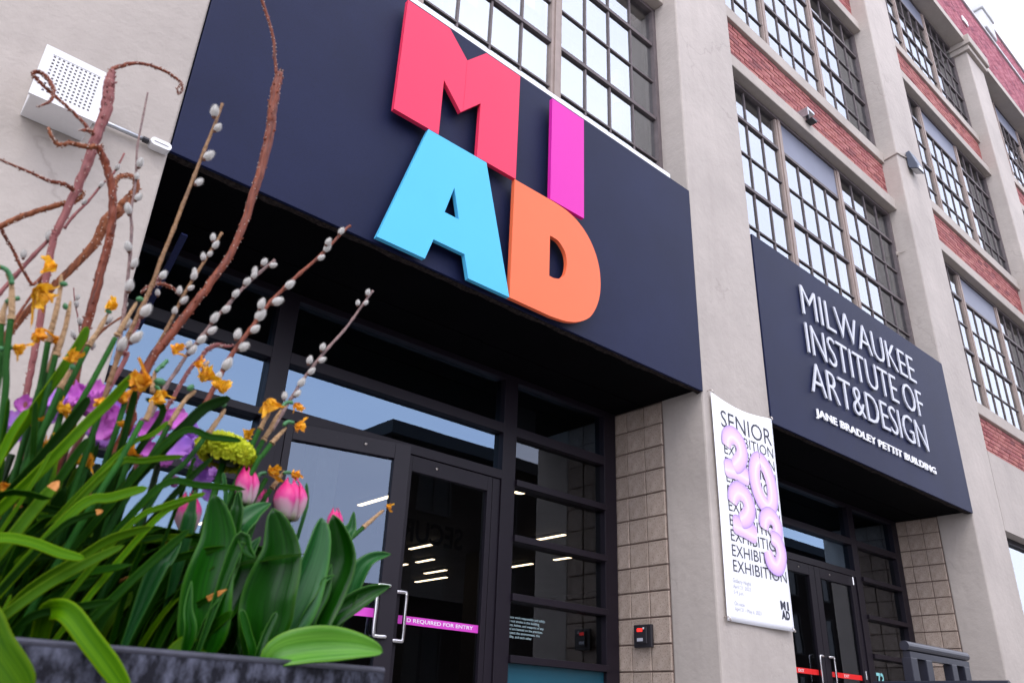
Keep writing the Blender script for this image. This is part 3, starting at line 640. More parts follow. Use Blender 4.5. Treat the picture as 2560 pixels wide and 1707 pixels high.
# ------------------------------------------------------------------ storefronts
def storefront(dx, label, left_open, tag_):
    S = thing('storefront', label, 'storefront')
    ya, yb = 4.665, 4.775; yg = 4.722
    def bar(n, x0, x1, z0, z1, y0=ya, y1=yb, mt='frame_dark', bev=.003): return box(n, mt, S, x0+dx, x1+dx, y0, y1, z0, z1, bev)
    top = 2.60
    for x0, x1 in ((.80, .90), (1.925, 2.06), (3.952, 4.092), (5.145, 5.30)): bar('mullion', x0, x1, GZ, top)
    for x0, x1 in ((.90, 1.925), (2.06, 3.952), (4.092, 5.145)):
        bar('transom_bar', x0, x1, 2.085, 2.165); bar('transom_bar', x0, x1, 2.55, top)
        pane_obj(S, x0+dx, x1+dx, 2.165, 2.55, yg, 'store_glass')
        pane_obj(S, x0+dx, x1+dx, 1.775 if x0 == 2.06 else 1.725, 2.085, yg, 'door_glass' if x0 > 4 else 'store_glass')
    bar('transom_bar', 2.06, 3.952, 1.702, 1.775)
    for x0, x1 in ((.90, 1.925), (4.092, 5.145)):
        zz = [1.725, 1.29, .855, .424]
        for k, z in enumerate(zz):
            bar('glazing_bar', x0, x1, z-.052, z-.001, 4.64, yb)
            if k < 3: pane_obj(S, x0+dx, x1+dx, zz[k+1], z-.052, yg, 'store_glass' if x0 < 1 else 'door_glass')
        box('base_panel', 'teal_panel', S, x0+dx+.002, x1+dx-.002, 4.70, 4.73, -.18, .371); bar('sill_rail', x0, x1, GZ, -.182)
    bar('jamb', 2.06, 2.115, GZ, 1.70, 4.68, yb); bar('jamb', 3.876, 3.952, GZ, 1.70, 4.68, yb); bar('threshold', 2.115, 3.876, GZ, GZ+.015)
    # two leaves
    def leaf(hx, sgn, ang, strip, txt, tx):
        w_ = .876
        hx += dx
        fr = MB(); f = lambda a, b, c, e: fr.box(min(sgn*a, sgn*b), max(sgn*a, sgn*b), -.024, .024, c, e)
        f(0.003, .05 if sgn > 0 else .05, GZ+.02, 1.698); f(w_-.118, w_-.003, GZ+.02, 1.698); f(.05, w_-.118, 1.583, 1.698); f(.05, w_-.118, GZ+.02, GZ+.27)
        d = fr.build('door', 'frame_dark', S, bevel=.003)
        d.location = (hx, 4.70, 0); d.rotation_euler = (0, 0, ang)
        g = MB().poly([(sgn*.05, .006, GZ+.27), (sgn*(w_-.118), .006, GZ+.27), (sgn*(w_-.118), .006, 1.583), (sgn*.05, .006, 1.583)][::int(sgn)]).build('pane', 'ajar_glass' if ang else 'door_glass', d)
        xh = sgn*(w_-.062) if sgn > 0 else sgn*(w_-.10)
        xh = sgn*(w_-.065)
        h = MB(); r = .0135
        xo = xh-sgn*.082; h.tube(spline([(xh, -.02, .742), (xh, -.04, .742), (xh-sgn*.012, -.05, .742), (xo+sgn*.016, -.052, .742), (xo, -.052, .726), (xo, -.052, .59), (xo, -.052, .452), (xo+sgn*.016, -.052, .436), (xh-sgn*.012, -.05, .436), (xh, -.04, .436), (xh, -.02, .436)], 5), r, 10)
        h.build('handle', 'chrome', d, smooth=True)
        st = MB().box(min(sgn*.052, sgn*(w_-.119)), max(sgn*.052, sgn*(w_-.119)), -.002, .0, .549, .602).build('vinyl_strip', strip, d)
        xa, xb = sorted((sgn*.052, sgn*(w_-.119)))
        for t_, fa, fb in txt:
            me = text_mesh(t_, xa+(xb-xa)*fa, xa+(xb-xa)*fb, .561, .590, -.0035, 0, .01); link('strip_text', me, 'vinyl_white', d)
        MB().tube([(sgn*(w_*.62), -.0245, 1.645), (sgn*(w_*.62), -.030, 1.645)], .011, 12).build('bolt', 'bolt', d, smooth=True)
        if sgn > 0 and left_open:
            for bx in (.34, .40): MB().tube([(bx, -.0242, 1.655), (bx, -.0255, 1.655)], .006, 10).build('bolt_hole', 'gasket', d)
        return d
    if tag_ == 'near':
        leaf(2.118, 1, -math.radians(12.5), 'vinyl_pink', [('STUDENT', .08, .42)], 0)
        leaf(3.872, -1, 0.0, 'vinyl_pink', [('ID REQUIRED FOR ENTRY', .10, .93)], 0)
    else:
        leaf(2.118, 1, 0.0, 'vinyl_red', [('EXIT', .42, .58)], 0)
        d2 = leaf(3.872, -1, 0.0, 'vinyl_red', [('EXIT', .42, .58)], 0)
        for z in (1.60, .56): MB().tube([(3.874+dx, 4.672, z), (3.874+dx, 4.672, z+.09)], .014, 10).build('hinge', 'chrome', S)
    return S
s1 = storefront(0, 'dark framed glass doors under the coloured letters, left leaf ajar', True, 'near')
s2 = storefront(5.646, 'dark framed glass doors with red strips beneath the silver lettering', False, 'far')
for i, (ln, xr) in enumerate((('Please work responsibly and safely.', 4.50), ('Do not smoke in this building.', 4.44), ('Guns, knives, and weapons of any', 4.485), ('kind are banned on the premises.', 4.475), ('Respect the environment, this', 4.445), ('facility, and each other', 4.362))):
    link('window_text', text_mesh(ln, 4.108, xr, .680-i*.0275, .7045-i*.0275, 4.716, 0, .006), 'vinyl_faint', s1)
me = text_mesh('273', 9.75, 10.03, .47, .66, 4.714, 0, .02); link('door_number', me, 'vinyl_aqua', s2)
me = text_mesh('SECURITY', 0, 1.55, 2.10, 2.40, 0, 0, .02)
for v in me.vertices: v.co = Vector((6.95-v.co.x, 9.0, v.co.z))
tag(link('lobby_lettering', me, 'ghost_letter'), 'dark lettering on the lobby glass, read backwards through the right door', 'lettering')
box('window_card', 'interior_ceiling', s1, 4.13, 4.42, 4.80, 4.81, 2.19, 2.42)
st = thing('arch_sticker', 'pale cut-out shape in the dark glass beside the banner', 'sticker')
MB().prism([(7.44+x, 2.20+z) for x, z in ((0, 0), (.26, 0), (.30, .05), (.27, .12), (.22, .14), (.20, .2), (.14, .21), (.13, .3), (.05, .32), (0, .3))], 4.712, 4.716).build('cut_out', 'interior_ceiling', st)
rd = thing('card_reader', 'small black card reader with a red light on the block wall', 'card reader')
MB().box(5.268, 5.298, 4.298, 4.481, .558, .732).build('back_plate', 'black_plastic', rd, bevel=.006)
MB().box(5.25, 5.2675, 4.335, 4.442, .585, .712).build('face', 'black_plastic', rd, bevel=.005)
box('red_light', 'reader_red', rd, 5.2475, 5.2498, 4.375, 4.428, .676, .701); box('key_label', 'letter_silver', rd, 5.2475, 5.2498, 4.372, 4.43, .604, .628)
MB().tube([(5.247, 4.362, .70), (5.2495, 4.362, .70)], .008, 10).build('white_dot', 'letter_white', rd)
tp = thing('tilted_board', 'thin dark navy board fixed at a slant under the canopy near the beige wall', 'panel')
q = MB(); A_, B_ = Vector((1.0, 3.84, 2.23)), Vector((1.0, 4.30, 1.84)); nrm = Vector((0, .65, .76))*.012
q.v = [tuple(p+e*Vector((.045, 0, 0))+f*nrm) for p in (A_, B_) for e in (-.35, .35) for f in (-1, 1)]
q.f = [(0, 1, 3, 2), (4, 6, 7, 5), (0, 4, 5, 1), (2, 3, 7, 6), (0, 2, 6, 4), (1, 5, 7, 3)]; q.build('panel', 'navy_panel', tp)

# ------------------------------------------------------------------ banner on the pier
bn = thing('banner', 'white vinyl exhibition banner with lilac balloon numerals on the pier', 'banner')
def bw(x, z): return 3.672 + .012*math.sin((x-5.4)*5.0)*(.4+.6*(2.59-z)/1.85) - .02*max(0, (x-5.95))*max(0, z-1.9)
def bump_to(me, off):
    for v in me.vertices: v.co.y = bw(v.co.x, v.co.z) - off
    return me
bx0, bx1, bz0, bz1 = 5.405, 6.325, .737, 2.592
NX, NZ = 24, 40; q = MB()
for i in range(NX+1):
    for j in range(NZ+1):
        fx, fz = i/NX, j/NZ
        x = bx0+(bx1-bx0)*fx; z = bz0+(bz1-bz0)*fz
        x += .012*math.sin(fz*math.pi)*(1-2*fx)*.5; z -= .045*math.sin(fx*math.pi)*(1 if fz > .97 else 0)
        q.v.append((x, bw(x, z), z))
for i in range(NX):
    for j in range(NZ): a = i*(NZ+1)+j; q.f.append((a, a+NZ+1, a+NZ+2, a+1))
sh = q.build('sheet', 'banner_vinyl', bn, smooth=True); md = sh.modifiers.new('thickness', 'SOLIDIFY'); md.thickness = .0012; md.offset = 1
def ink(txt, x0, x1, z0, z1, mt='ink_navy', bold=-.004, off=.003): return link('printed_text', bump_to(text_mesh(txt, x0, x1, z0, z1, 0, 0, bold), off), mt, bn)
ink('SENIOR', 5.53, 6.285, 2.318, 2.468, bold=-.006)
for k in range(10): z = 1.12+k*.1203; ink('EXHIBITION', 5.545, 6.288, z, z+.092, bold=-.006)
for t_, xb, z0, z1 in (('Gallery Night', 5.78, 1.026, 1.066), ('April 21, 2023', 5.768, .984, 1.02), ('5–9 p.m.', 5.665, .94, .975), ('On view', 5.665, .862, .894), ('April 21 – May 6, 2023', 5.885, .815, .852)):
    ink(t_, 5.522, xb, z0, z1, 'ink_grey', -.008)
for t_, xa, xb, z0, z1 in (('M', 6.158, 6.228, .897, .967), ('I', 6.250, 6.275, .897, .967), ('A', 6.158, 6.222, .822, .893), ('D', 6.222, 6.276, .822, .893)): ink(t_, xa, xb, z0, z1, 'ink_navy', .05)
def balloon(paths, off):
    for ci, (pts, wd, closed) in enumerate(paths):
        P = spline([(x, 0, z) for x, z in (pts+pts[:3] if closed else pts)], 8)
        if closed: P = P[8:-8]
        N = 9; q = MB(); ac = []; M = len(P)
        for i, p in enumerate(P):
            t = (P[min(i+1, M-1)]-P[max(i-1, 0)]).normalized(); nn = Vector((t.z, 0, -t.x))
            e = 1.0
            if not closed:
                de = min(i, M-1-i)/max(1, M-1)*6; e = .62+.38*min(1, math.sqrt(max(0, min(1, de))))
            for j in range(N):
                f = j/(N-1); o = p + nn*(f-.5)*wd*e; q.v.append((o.x, bw(o.x, o.z)-off-ci*.0012, o.z)); ac.append(f)
        for i in range(M-1):
            for j in range(N-1): a = i*N+j; q.f.append((a, a+1, a+N+1, a+N))
        me = q.mesh('printed_numeral'); at = me.attributes.new('across', 'FLOAT', 'POINT'); at.data.foreach_set('value', ac)
        link('printed_numeral', me, 'ink_balloon', bn, smooth=True)
balloon([([(5.525, 1.955), (5.70, 1.965), (5.88, 1.935)], .165, False), ([(5.575, 2.15), (5.60, 2.235), (5.69, 2.275), (5.785, 2.225), (5.80, 2.12), (5.73, 2.035), (5.66, 1.99)], .165, False)], .006)
balloon([([(5.585, 1.505), (5.74, 1.49), (5.915, 1.455)], .165, False), ([(5.60, 1.67), (5.625, 1.745), (5.705, 1.795), (5.805, 1.765), (5.845, 1.67), (5.79, 1.585), (5.70, 1.54)], .165, False)], .006)
balloon([([(5.975, 2.07), (6.055, 2.135), (6.15, 2.07), (6.205, 1.93), (6.19, 1.79), (6.11, 1.73), (6.01, 1.79), (5.955, 1.93)], .16, True)], .009)
balloon([([(6.02, 1.53), (6.045, 1.62), (6.13, 1.66), (6.215, 1.60), (6.20, 1.50), (6.11, 1.475)], .15, False), ([(6.11, 1.475), (6.205, 1.445), (6.235, 1.34), (6.17, 1.24), (6.08, 1.255), (6.035, 1.35)], .15, False)], .0115)
for x, z in ((5.41, 2.585), (6.32, 2.585), (5.415, .745), (6.315, .745)):
    MB().tube(spline([(x, 3.665, z), (x-.01, 3.64, z-.01), (x-.02, 3.65, z+.015), (x-.012, 3.70, z+.02)], 3), .004, 6).build('fixing_wire', 'bolt', bn)

# ------------------------------------------------------------------ wall fittings
vb = thing('vent_box', 'white metal vent box with square grille on the beige wall', 'vent')
MB().box(.14, .405, 3.505, 3.70, 2.416, 2.685).build('housing', 'white_metal', vb, bevel=.006)
box('void', 'grille_void', vb, .168, .377, 3.497, 3.5035, 2.444, 2.657)
fr = MB()
for a in ((.132, .168, 2.408, 2.693), (.377, .413, 2.408, 2.693), (.168, .377, 2.408, 2.444), (.168, .377, 2.657, 2.693)): fr.box(a[0], a[1], 3.489, 3.504, a[2], a[3])
fr.build('rim', 'white_metal', vb)
gx, gz = 11, 11
g = MB()
for i in range(gx+1): x = .168+.209*i/gx; g.box(x-.0048, x+.0048, 3.491, 3.4965, 2.444, 2.657)
for j in range(gz+1):
    z = 2.444+.213*j/gz
    for i in range(gx): xa = .168+.209*i/gx+.0049; g.box(xa, xa+.209/gx-.0098, 3.4912, 3.4963, z-.0048, z+.0048)
g.build('grille', 'white_metal', vb)
cd = thing('conduit', 'galvanised conduit with white fitting running from the vent box', 'conduit')
MB().tube([(.405, 3.672, 2.555), (.668, 3.672, 2.560)], .0115, 10).build('pipe', 'galvanised', cd, smooth=True)
MB().tube([(.41, 3.672, 2.555), (.432, 3.672, 2.5555)], .017, 10).tube([(.652, 3.672, 2.5598), (.68, 3.672, 2.560)], .016, 10).build('coupling', 'black_plastic', cd)
lb = MB()
for k in range(20):
    a = 2*math.pi*k/20; cx = .765 if math.cos(a) > 0 else .705; lb.v.append((cx+.022*math.cos(a), 3.645, 2.562+.022*math.sin(a)))
n_ = 20; lb.v += [(x, 3.70, z) for x, y, z in lb.v]; lb.f.append(tuple(range(n_))); lb.f += [(i, n_+i, n_+(i+1) % n_, (i+1) % n_) for i in range(n_)]
lb.build('junction_body', 'white_metal', cd); box('cover_slot', 'grille_void', cd, .70, .77, 3.643, 3.6448, 2.560, 2.5625)
fl = thing('flood_light', 'dark wall-pack flood light on the second pier from the left', 'light')
q = MB(); prof = [(3.688, 8.46), (3.625, 8.47), (3.545, 8.17), (3.555, 8.09), (3.672, 8.15), (3.688, 8.2)]
q.v = [(x, y, z) for x in (11.31, 11.55) for y, z in prof]; q.f = [tuple(range(5, -1, -1)), tuple(range(6, 12))]+[(i, (i+1) % 6, 6+(i+1) % 6, 6+i) for i in range(6)]
q.build('housing', 'light_body', fl, bevel=.008)
MB().poly([(11.33, 3.568, 8.092), (11.53, 3.568, 8.092), (11.53, 3.662, 8.141), (11.33, 3.662, 8.141)]).build('lens', 'lens', fl)
MB().box(11.35, 11.51, 3.545, 3.5505, 8.10, 8.16).build('lens_front', 'lens', fl)
MB().box(11.36, 11.5, 3.6885, 3.70, 8.22, 8.44).build('bracket', 'black_plastic', fl)
cb = thing('conduit', 'thin bent conduit feeding the flood light around the pier corner', 'conduit')
MB().tube(spline([(10.962, 3.95, 8.23), (10.962, 3.82, 8.245), (10.962, 3.70, 8.26), (10.975, 3.686, 8.262), (11.10, 3.686, 8.29), (11.32, 3.686, 8.36)], 5), .012, 8).build('pipe', 'trim_paint', cb, smooth=True)
bf = thing('spot_light', 'small open-backed metal light fixture on the brick band', 'light')
MB().box(8.30, 8.48, 3.78, 3.95, 7.56, 7.60).box(8.30, 8.32, 3.78, 3.95, 7.47, 7.56).box(8.32, 8.48, 3.93, 3.95, 7.47, 7.56).build('housing', 'galvanised', bf, bevel=.003); MB().box(8.36, 8.48, 3.76, 3.86, 7.42, 7.45).box(8.34, 8.36, 3.8, 3.84, 7.42, 7.56).build('lamp_head', 'black_plastic', bf)
hk = thing('wall_hook', 'small pale bracket on the window reveal right of the silver lettering', 'bracket')
MB().box(10.93, 10.975, 3.97, 4.0, 6.50, 6.56).tube([(10.95, 3.975, 6.53), (10.96, 3.86, 6.53)], .006, 6).build('bracket_body', 'trim_paint', hk)
# loft things behind the near window
dp = thing('drain_pipe', 'white vertical pipe behind the near steel window', 'pipe')
MB().tube([(5.62, 4.55, 4.3), (5.62, 4.55, 6.7)], .06, 14).build('pipe', 'letter_white', dp, smooth=True); MB().tube([(5.62, 4.55, 6.55), (5.62, 4.55, 6.72)], .075, 14).build('collar', 'letter_white', dp, smooth=True)
dp.location.x = -.30
kn = thing('knitted_sleeve', 'orange knitted sleeve wrapped on the pipe behind the near window', 'sleeve')
mat('knit_orange', (.65, .13, .02), .9, base2=(.20, .30, .10), vscale=30, bump=.8, bscale=120); mat('knit_lilac', (.35, .38, .62), .9, var=.2, vscale=40, bump=.8, bscale=120)
MB().tube([(5.32, 4.55, 5.95), (5.32, 4.55, 6.25)], .064, 14).build('upper_band', 'knit_orange', kn, smooth=True); MB().tube([(5.32, 4.55, 5.5), (5.32, 4.55, 5.948)], .066, 14).build('lower_band', 'knit_lilac', kn, smooth=True)
# ------------------------------------------------------------------ railings by the far doors
def rail(name, label, pts, posts, dirx):
    r = thing(name, label, 'railing')
    (ax, ay, az), (bx_, by, bz) = pts
    MB().tube([(ax, ay, az-.04), (bx_, by, bz-.04)], .04, 14, flat=1.0).build('top_rail', 'rail_paint', r, smooth=False)
    wv = .028
    if dirx: MB().box(ax+.02, bx_-.02, ay-.03, ay+.03, az-.135, az-.085).build('under_rail', 'rail_paint', r)
    else: MB().box(ax-.03, ax+.03, min(ay, by)+.02, max(ay, by)-.02, az-.135, az-.085).build('under_rail', 'rail_paint', r)
    for p, wd in posts:
        if dirx: MB().box(p-wd/2, p+wd/2, ay-.04, ay+.04, GZ, az-.136).build('post', 'rail_paint', r, bevel=.004)
        else: MB().box(ax-.04, ax+.04, p-wd/2, p+wd/2, GZ, az-.136).build('post', 'rail_paint', r, bevel=.004)
    return r
rail('guard_rail', 'dark painted guard rail parallel to the facade before the far doors', ((7.27, 3.2, .735), (8.53, 3.2, .735)), ((7.33, .12), (7.62, .12), (8.14, .11), (8.42, .12)), True)
rail('hand_rail', 'lower dark rail running out to the street at the picture bottom', ((7.05, 3.40, .405), (7.05, 2.37, .405)), ((2.45, .08), (3.3, .08)), False)

# ------------------------------------------------------------------ planter
PL = thing('planter', 'weathered dark zinc planter box full of spring flowers', 'planter')
px0, px1, py0, py1, pz = -.62, .640, .982, 1.42, .056
wl = MB().box(px0, px1, py0, py0+.006, GZ, pz-.004).box(px0, px1, py1-.006, py1, GZ, pz-.004).box(px0, px0+.006, py0+.0065, py1-.0065, GZ, pz-.004).box(px1-.006, px1, py0+.0065, py1-.0065, GZ, pz-.004)
wl.build('wall', 'zinc', PL)
rm_ = MB().tube([(px0, py0+.003, pz-.003), (px1, py0+.003, pz-.003)], .0045, 8).tube([(px0, py1-.003, pz-.003), (px1, py1-.003, pz-.003)], .0045, 8).tube([(px1-.003, py0+.003, pz-.003), (px1-.003, py1-.003, pz-.003)], .0045, 8).tube([(px0+.003, py0+.003, pz-.003), (px0+.003, py1-.003, pz-.003)], .0045, 8)
rm_.build('rim', 'zinc_rim', PL, smooth=True)
q = MB(); n = 30
for i in range(n+1):
    for j in range(n//2+1):
        x = px0+.007+(px1-px0-.014)*i/n; y = py0+.007+(py1-py0-.014)*j/(n//2); q.v.append((x, y, .016+.012*noise.noise(Vector((x*14, y*14, 0)))))
m_ = n//2+1
for i in range(n):
    for j in range(n//2): a = i*m_+j; q.f.append((a, a+m_, a+m_+1, a+1))
q.build('soil', 'soil', PL, smooth=True)
SOIL = .018
# ------------------------------------------------------------------ plant building blocks
def mpp(p): return Vector(p).dot(CF)/FPX
def trace(f, pts, Y0, Y1=None):
    """outline points of a plant in its own upright slice of the planter, Y0 at the foot to Y1 at the tip"""
    if Y1 is None: Y1 = Y0
    n = len(pts); return [onY(*f(*p), Y0+(Y1-Y0)*i/max(1, n-1)) for i, p in enumerate(pts)]
def root(pts, lean=.35, y=None):
    p = pts[0]
    if p.z > SOIL+.01:
        d = (pts[0]-pts[1]); d = d/max(d.length, 1e-5); h = p.z-SOIL
        dx = max(-lean*h, min(lean*h*.6, d.x/max(.2, -d.z)*h)) if d.z < -.05 else -lean*h
        yy = min(max(p.y+.02, py0+.03), py1-.04) if y is None else y
        base = Vector((min(p.x+dx, px1-.03), yy, SOIL-.006)); mid = base.lerp(p, .5)+Vector((0, 0, .04*h))
        return [base, mid]+pts
    return pts
PROF = {'strap': lambda t: (.72+.28*min(1, t*3))*(1 if t < .8 else math.sqrt(max(0, 1-((t-.8)/.2)**2))*.97+.03),
        'tulip': lambda t: (.24+.76*sstep(.06, .48, t))*(1 if t < .5 else max(.03, 1-((t-.5)/.5)**1.9)),
        'broad': lambda t: (.24+.76*sstep(.06, .46, t))*(1 if t < .5 else max(.02, max(0, 1-((t-.5)/.5)**2.1)**.72))}
def sstep(a, b, t): t = max(0, min(1, (t-a)/(b-a))); return t*t*(3-2*t)
def blade(name, pts, wid, mt, parent, prof='strap', fold=.25, roll=0.0, twist=0.0, wave=0.0, n=5, tip=None, curl=0.0):
    if prof != 'strap': fold *= 1.7; wave = wave or .10
    S = spline(pts, n); N = len(S); C = 7; mb = MB(); sd = rng.uniform(0, 99); acr = []; alo = []
    for i, p in enumerate(S):
        t = i/(N-1); tg = (S[min(i+1, N-1)]-S[max(i-1, 0)]).normalized(); v = (-p).normalized()
        nn = (v - tg*v.dot(tg)).normalized(); nn.rotate(Matrix.Rotation(roll+twist*t, 3, tg)); sd_ = tg.cross(nn)
        hw = wid*PROF[prof](t)
        for j in range(C):
            s = (j/(C-1)-.5)*2; lift = (abs(s)**1.6)*fold*hw + wave*hw*math.sin(t*14+sd+(2 if s > 0 else 0))*abs(s)**2
            mb.v.append(tuple(p + sd_*s*hw*(1-.12*fold) + nn*lift + nn*curl*hw*s)); acr.append(s); alo.append(t)
    for i in range(N-1):
        for j in range(C-1): a = i*C+j; mb.f.append((a, a+1, a+C+1, a+C))
    me = mb.mesh(name); me.materials.append(MATS[mt])
    at = me.attributes.new('across', 'FLOAT', 'POINT'); at.data.foreach_set('value', acr); at = me.attributes.new('along', 'FLOAT', 'POINT'); at.data.foreach_set('value', alo)
    if tip:
        me.materials.append(MATS[tip]); k = (C-1)
        for p_ in me.polygons:
            if p_.index//k >= N-1-max(2, N//11): p_.material_index = 1
    if prof != 'strap':
        me.materials.append(MATS['tulip_leaf_edge'])
    o = link(name, me, None, parent, smooth=True)
    md = o.modifiers.new('thickness', 'SOLIDIFY'); md.thickness = .0011 if prof == 'strap' else .0016; md.offset = 0
    if prof != 'strap': md.material_offset_rim = len(me.materials)-1
    return o
def crumple(name, center, size, mt, parent, seed, petals=5, droop=Vector((0, 0, -1)), spread=.9, ln=1.0):
    """a spent daffodil head: shrivelled petals twisted round a withered trumpet"""
    r = random.Random(seed); mb = MB()
    ax = droop.normalized(); a = ax.cross(Vector((.3, .8, .2))).normalized(); b = ax.cross(a)
    for k in range(petals):
        an = 2*math.pi*k/petals+r.uniform(-.5, .5); out_ = a*math.cos(an)+b*math.sin(an); sp = spread*r.uniform(.3, 1.3); L_ = size*r.uniform(.7, 1.2)*ln
        k0 = len(mb.v); U, V = 6, 4; side = ax.cross(out_).normalized()
        for i in range(U+1):
            t = i/U; c = center + ax*(L_*t*.75 - size*.2) + out_*size*sp*(t**1.4)*.75 + side*size*.18*math.sin(t*4+seed+k)
            w_ = size*.36*math.sin(math.pi*min(.93, t*.8+.14))
            for j in range(V+1):
                s = (j/V-.5)*2; nz_ = noise.noise(Vector((t*3+seed, s*2+k*3.1, seed*.7)))
                mb.v.append(tuple(c + side*s*w_*(.55+.45*math.cos(t*5+k)) + out_*size*(.16*abs(s)+.22*nz_) + ax*size*.14*nz_))
        for i in range(U):
            for j in range(V): q_ = k0+i*(V+1)+j; mb.f.append((q_, q_+1, q_+V+2, q_+V+1))
    k0 = len(mb.v); U, V = 5, 9
    for i in range(U+1):
        t = i/U; rr = size*(.16+.2*t*t)
        for j in range(V):
            an = 2*math.pi*j/V; nz_ = 1+.4*noise.noise(Vector((math.cos(an)*2+seed, math.sin(an)*2, t*2)))
            mb.v.append(tuple(center + ax*(size*(t*.62-.15)) + (a*math.cos(an)+b*math.sin(an))*rr*nz_))
    for i in range(U):
        for j in range(V): j2 = (j+1) % V; mb.f.append((k0+i*V+j, k0+i*V+j2, k0+(i+1)*V+j2, k0+(i+1)*V+j))
    o = mb.build(name, mt, parent, smooth=True); return o

# ------------------------------------------------------------------ daffodils
DAFF = 'spent daffodils in the planter'
def daffodil(label, f, Y, flower, tan, green, size=26, mt='petal_yellow', droop=(1, 0, -.6), ovary=None, arch=None, petals=5, spread=.9):
    T_ = thing('daffodil', label, 'flower', DAFF)
    seed = rng.randint(0, 9999)
    if green:
        g = trace(f, green, Y)             # top of the green stalk to the lowest visible point
        g = root(list(reversed(g)), .25); S = spline(g, 5); MB().tube(S, [.0043-.0006*i/len(S) for i in range(len(S))], 8).build('stem', 'daffodil_stem', T_, smooth=True)
    if tan:
        t_ = spline(trace(f, tan, Y), 4); MB().tube(t_, [(.0034+.0005*math.sin(i*1.3))*min(1, .35+.65*i/3) for i in range(len(t_))], 7, lump=.35, seed=seed).build('dry_sheath', 'spathe', T_, smooth=True)
        if green: MB().tube([t_[-1]+(t_[-2]-t_[-1])*.3, t_[-1]-(t_[-2]-t_[-1])*.3], .0048, 8).build('joint', 'spathe', T_)
    if arch:
        a = spline(trace(f, arch, Y-.005), 4); MB().tube(a, .0030, 7).build('neck', 'ovary', T_, smooth=True)
    if ovary:
        p = onY(*f(*ovary), Y-.006); d_ = Vector(droop).normalized(); s = size*mpp(p)*.19
        MB().tube([p-d_*s*1.2, p-d_*s*.7, p, p+d_*s*.7, p+d_*s*1.2], [s*.3, s*.75, s*.95, s*.75, s*.3], 9).build('ovary', 'ovary', T_, smooth=True)
    if flower:
        c = onY(*f(*flower), Y-.008); crumple('flower', c, size*mpp(c)*1.05, mt, T_, seed, petals, Vector(droop), spread)
    return T_
o_, y_ = 'petal_orange', 'petal_yellow'
daffodil('wilted yellow daffodil head highest at left, above a long tan sheath', K1, 1.12, (520, 275), [(600, 340), (580, 560), (480, 980)], [(470, 1000), (400, 1400), (350, 1580)], 40, y_, (-1, .1, -.1), (625, 430))
daffodil('largest ragged yellow daffodil head near the left picture edge', K1, 1.08, (370, 525), [(90, 560), (40, 680), (15, 820)], [(10, 830), (0, 1100), (-10, 1300)], 58, y_, (1, .1, -.3), None, [(60, 610), (110, 585), (190, 570)], 6, 1.3)
daffodil('daffodil stalk with a hooked green neck at the left picture edge', K1, 1.06, (-30, 260), [(60, 330), (115, 430), (110, 760)], [(105, 770), (60, 1200), (45, 1560)], 24, o_, (-1, 0, -.4), (50, 290), [(-10, 262), (60, 290), (105, 360), (115, 430)])
daffodil('rusty orange daffodil shred hanging beside a brown sheath', K1, 1.10, (400, 890), [(690, 600), (640, 850), (560, 1120)], [(545, 1130), (480, 1400), (440, 1570)], 38, o_, (.4, 0, -1), (640, 650))
daffodil('curled orange daffodil remnant behind the rusty one', K1, 1.13, (560, 965), [(560, 1000), (520, 1150), (470, 1300)], [(465, 1310), (420, 1500)], 26, o_, (-.2, 0, -1))
daffodil('small yellow daffodil trumpet with a hanging petal at left', K1, 1.07, (170, 1050), None, None, 34, y_, (1, 0, -.3), (20, 1065), [(0, 1068), (60, 1062), (120, 1050)])
daffodil('flat yellow daffodil crossing the edge of the beige wall', K1, 1.14, (1115, 655), [(1060, 720), (960, 890), (870, 1030)], [(860, 1050), (760, 1250), (630, 1500)], 34, y_, (-1, 0, .15), (1065, 700))
daffodil('daffodil seed pod on a long straight green stalk', K1, 1.11, None, [(1340, 610), (1240, 770), (1150, 930)], [(1130, 960), (950, 1300), (800, 1568)], 40, y_, (1, 0, .3), (1370, 580))
daffodil('yellow butterfly-shaped daffodil in front of a broad leaf', K1, 1.08, (715, 1170), [(700, 1260), (640, 1360), (590, 1450)], [(585, 1460), (520, 1620)], 38, y_, (-.2, 0, 1), (710, 1240))
daffodil('big orange and cream daffodil in the middle of the clump', K1, 1.05, (1420, 1370), [(1490, 1570), (1460, 1680), (1430, 1760)], [(1390, 1775), (1200, 2120), (950, 2520)], 60, o_, (-1, 0, -.1), (1565, 1390), None, 7, 1.1)
daffodil('yellow daffodil petals hanging below the big orange head', K1, 1.07, (1560, 1510), None, None, 44, y_, (.3, 0, -1), None, [(1520, 1420), (1545, 1450), (1560, 1480)])
daffodil('orange trumpet pointing up against the blue transom', K1, 1.09, (1715, 1090), [(1520, 1280), (1500, 1400), (1490, 1500)], None, 36, o_, (.6, 0, 1), (1590, 1235), [(1530, 1290), (1560, 1255), (1640, 1180)], 4, .8)
daffodil('golden daffodil with rusty tips before the lower transom', K3, 1.08, (430, 160), [(350, 300), (240, 400), (90, 630)], [(80, 640), (0, 800), (-120, 1000)], 44, y_, (.5, 0, .7), (300, 270))
daffodil('brown shrivelled daffodil above the golden one', K3, 1.10, (400, 50), [(480, 10), (440, 60), (430, 110)], None, 26, o_, (-.5, 0, .5))
daffodil('cup-shaped yellow daffodil over a broad arching leaf', K3, 1.10, (605, 285), [(640, 480), (580, 570), (480, 710)], [(460, 730), (250, 1000), (0, 1250)], 40, y_, (-.1, 0, 1), (625, 430))
daffodil('ragged yellow daffodil over the mullion, second cluster', K3, 1.12, (1070, 420), [(1080, 500), (1030, 580), (985, 670)], [(970, 690), (900, 840), (860, 940)], 44, y_, (.6, 0, -.8))
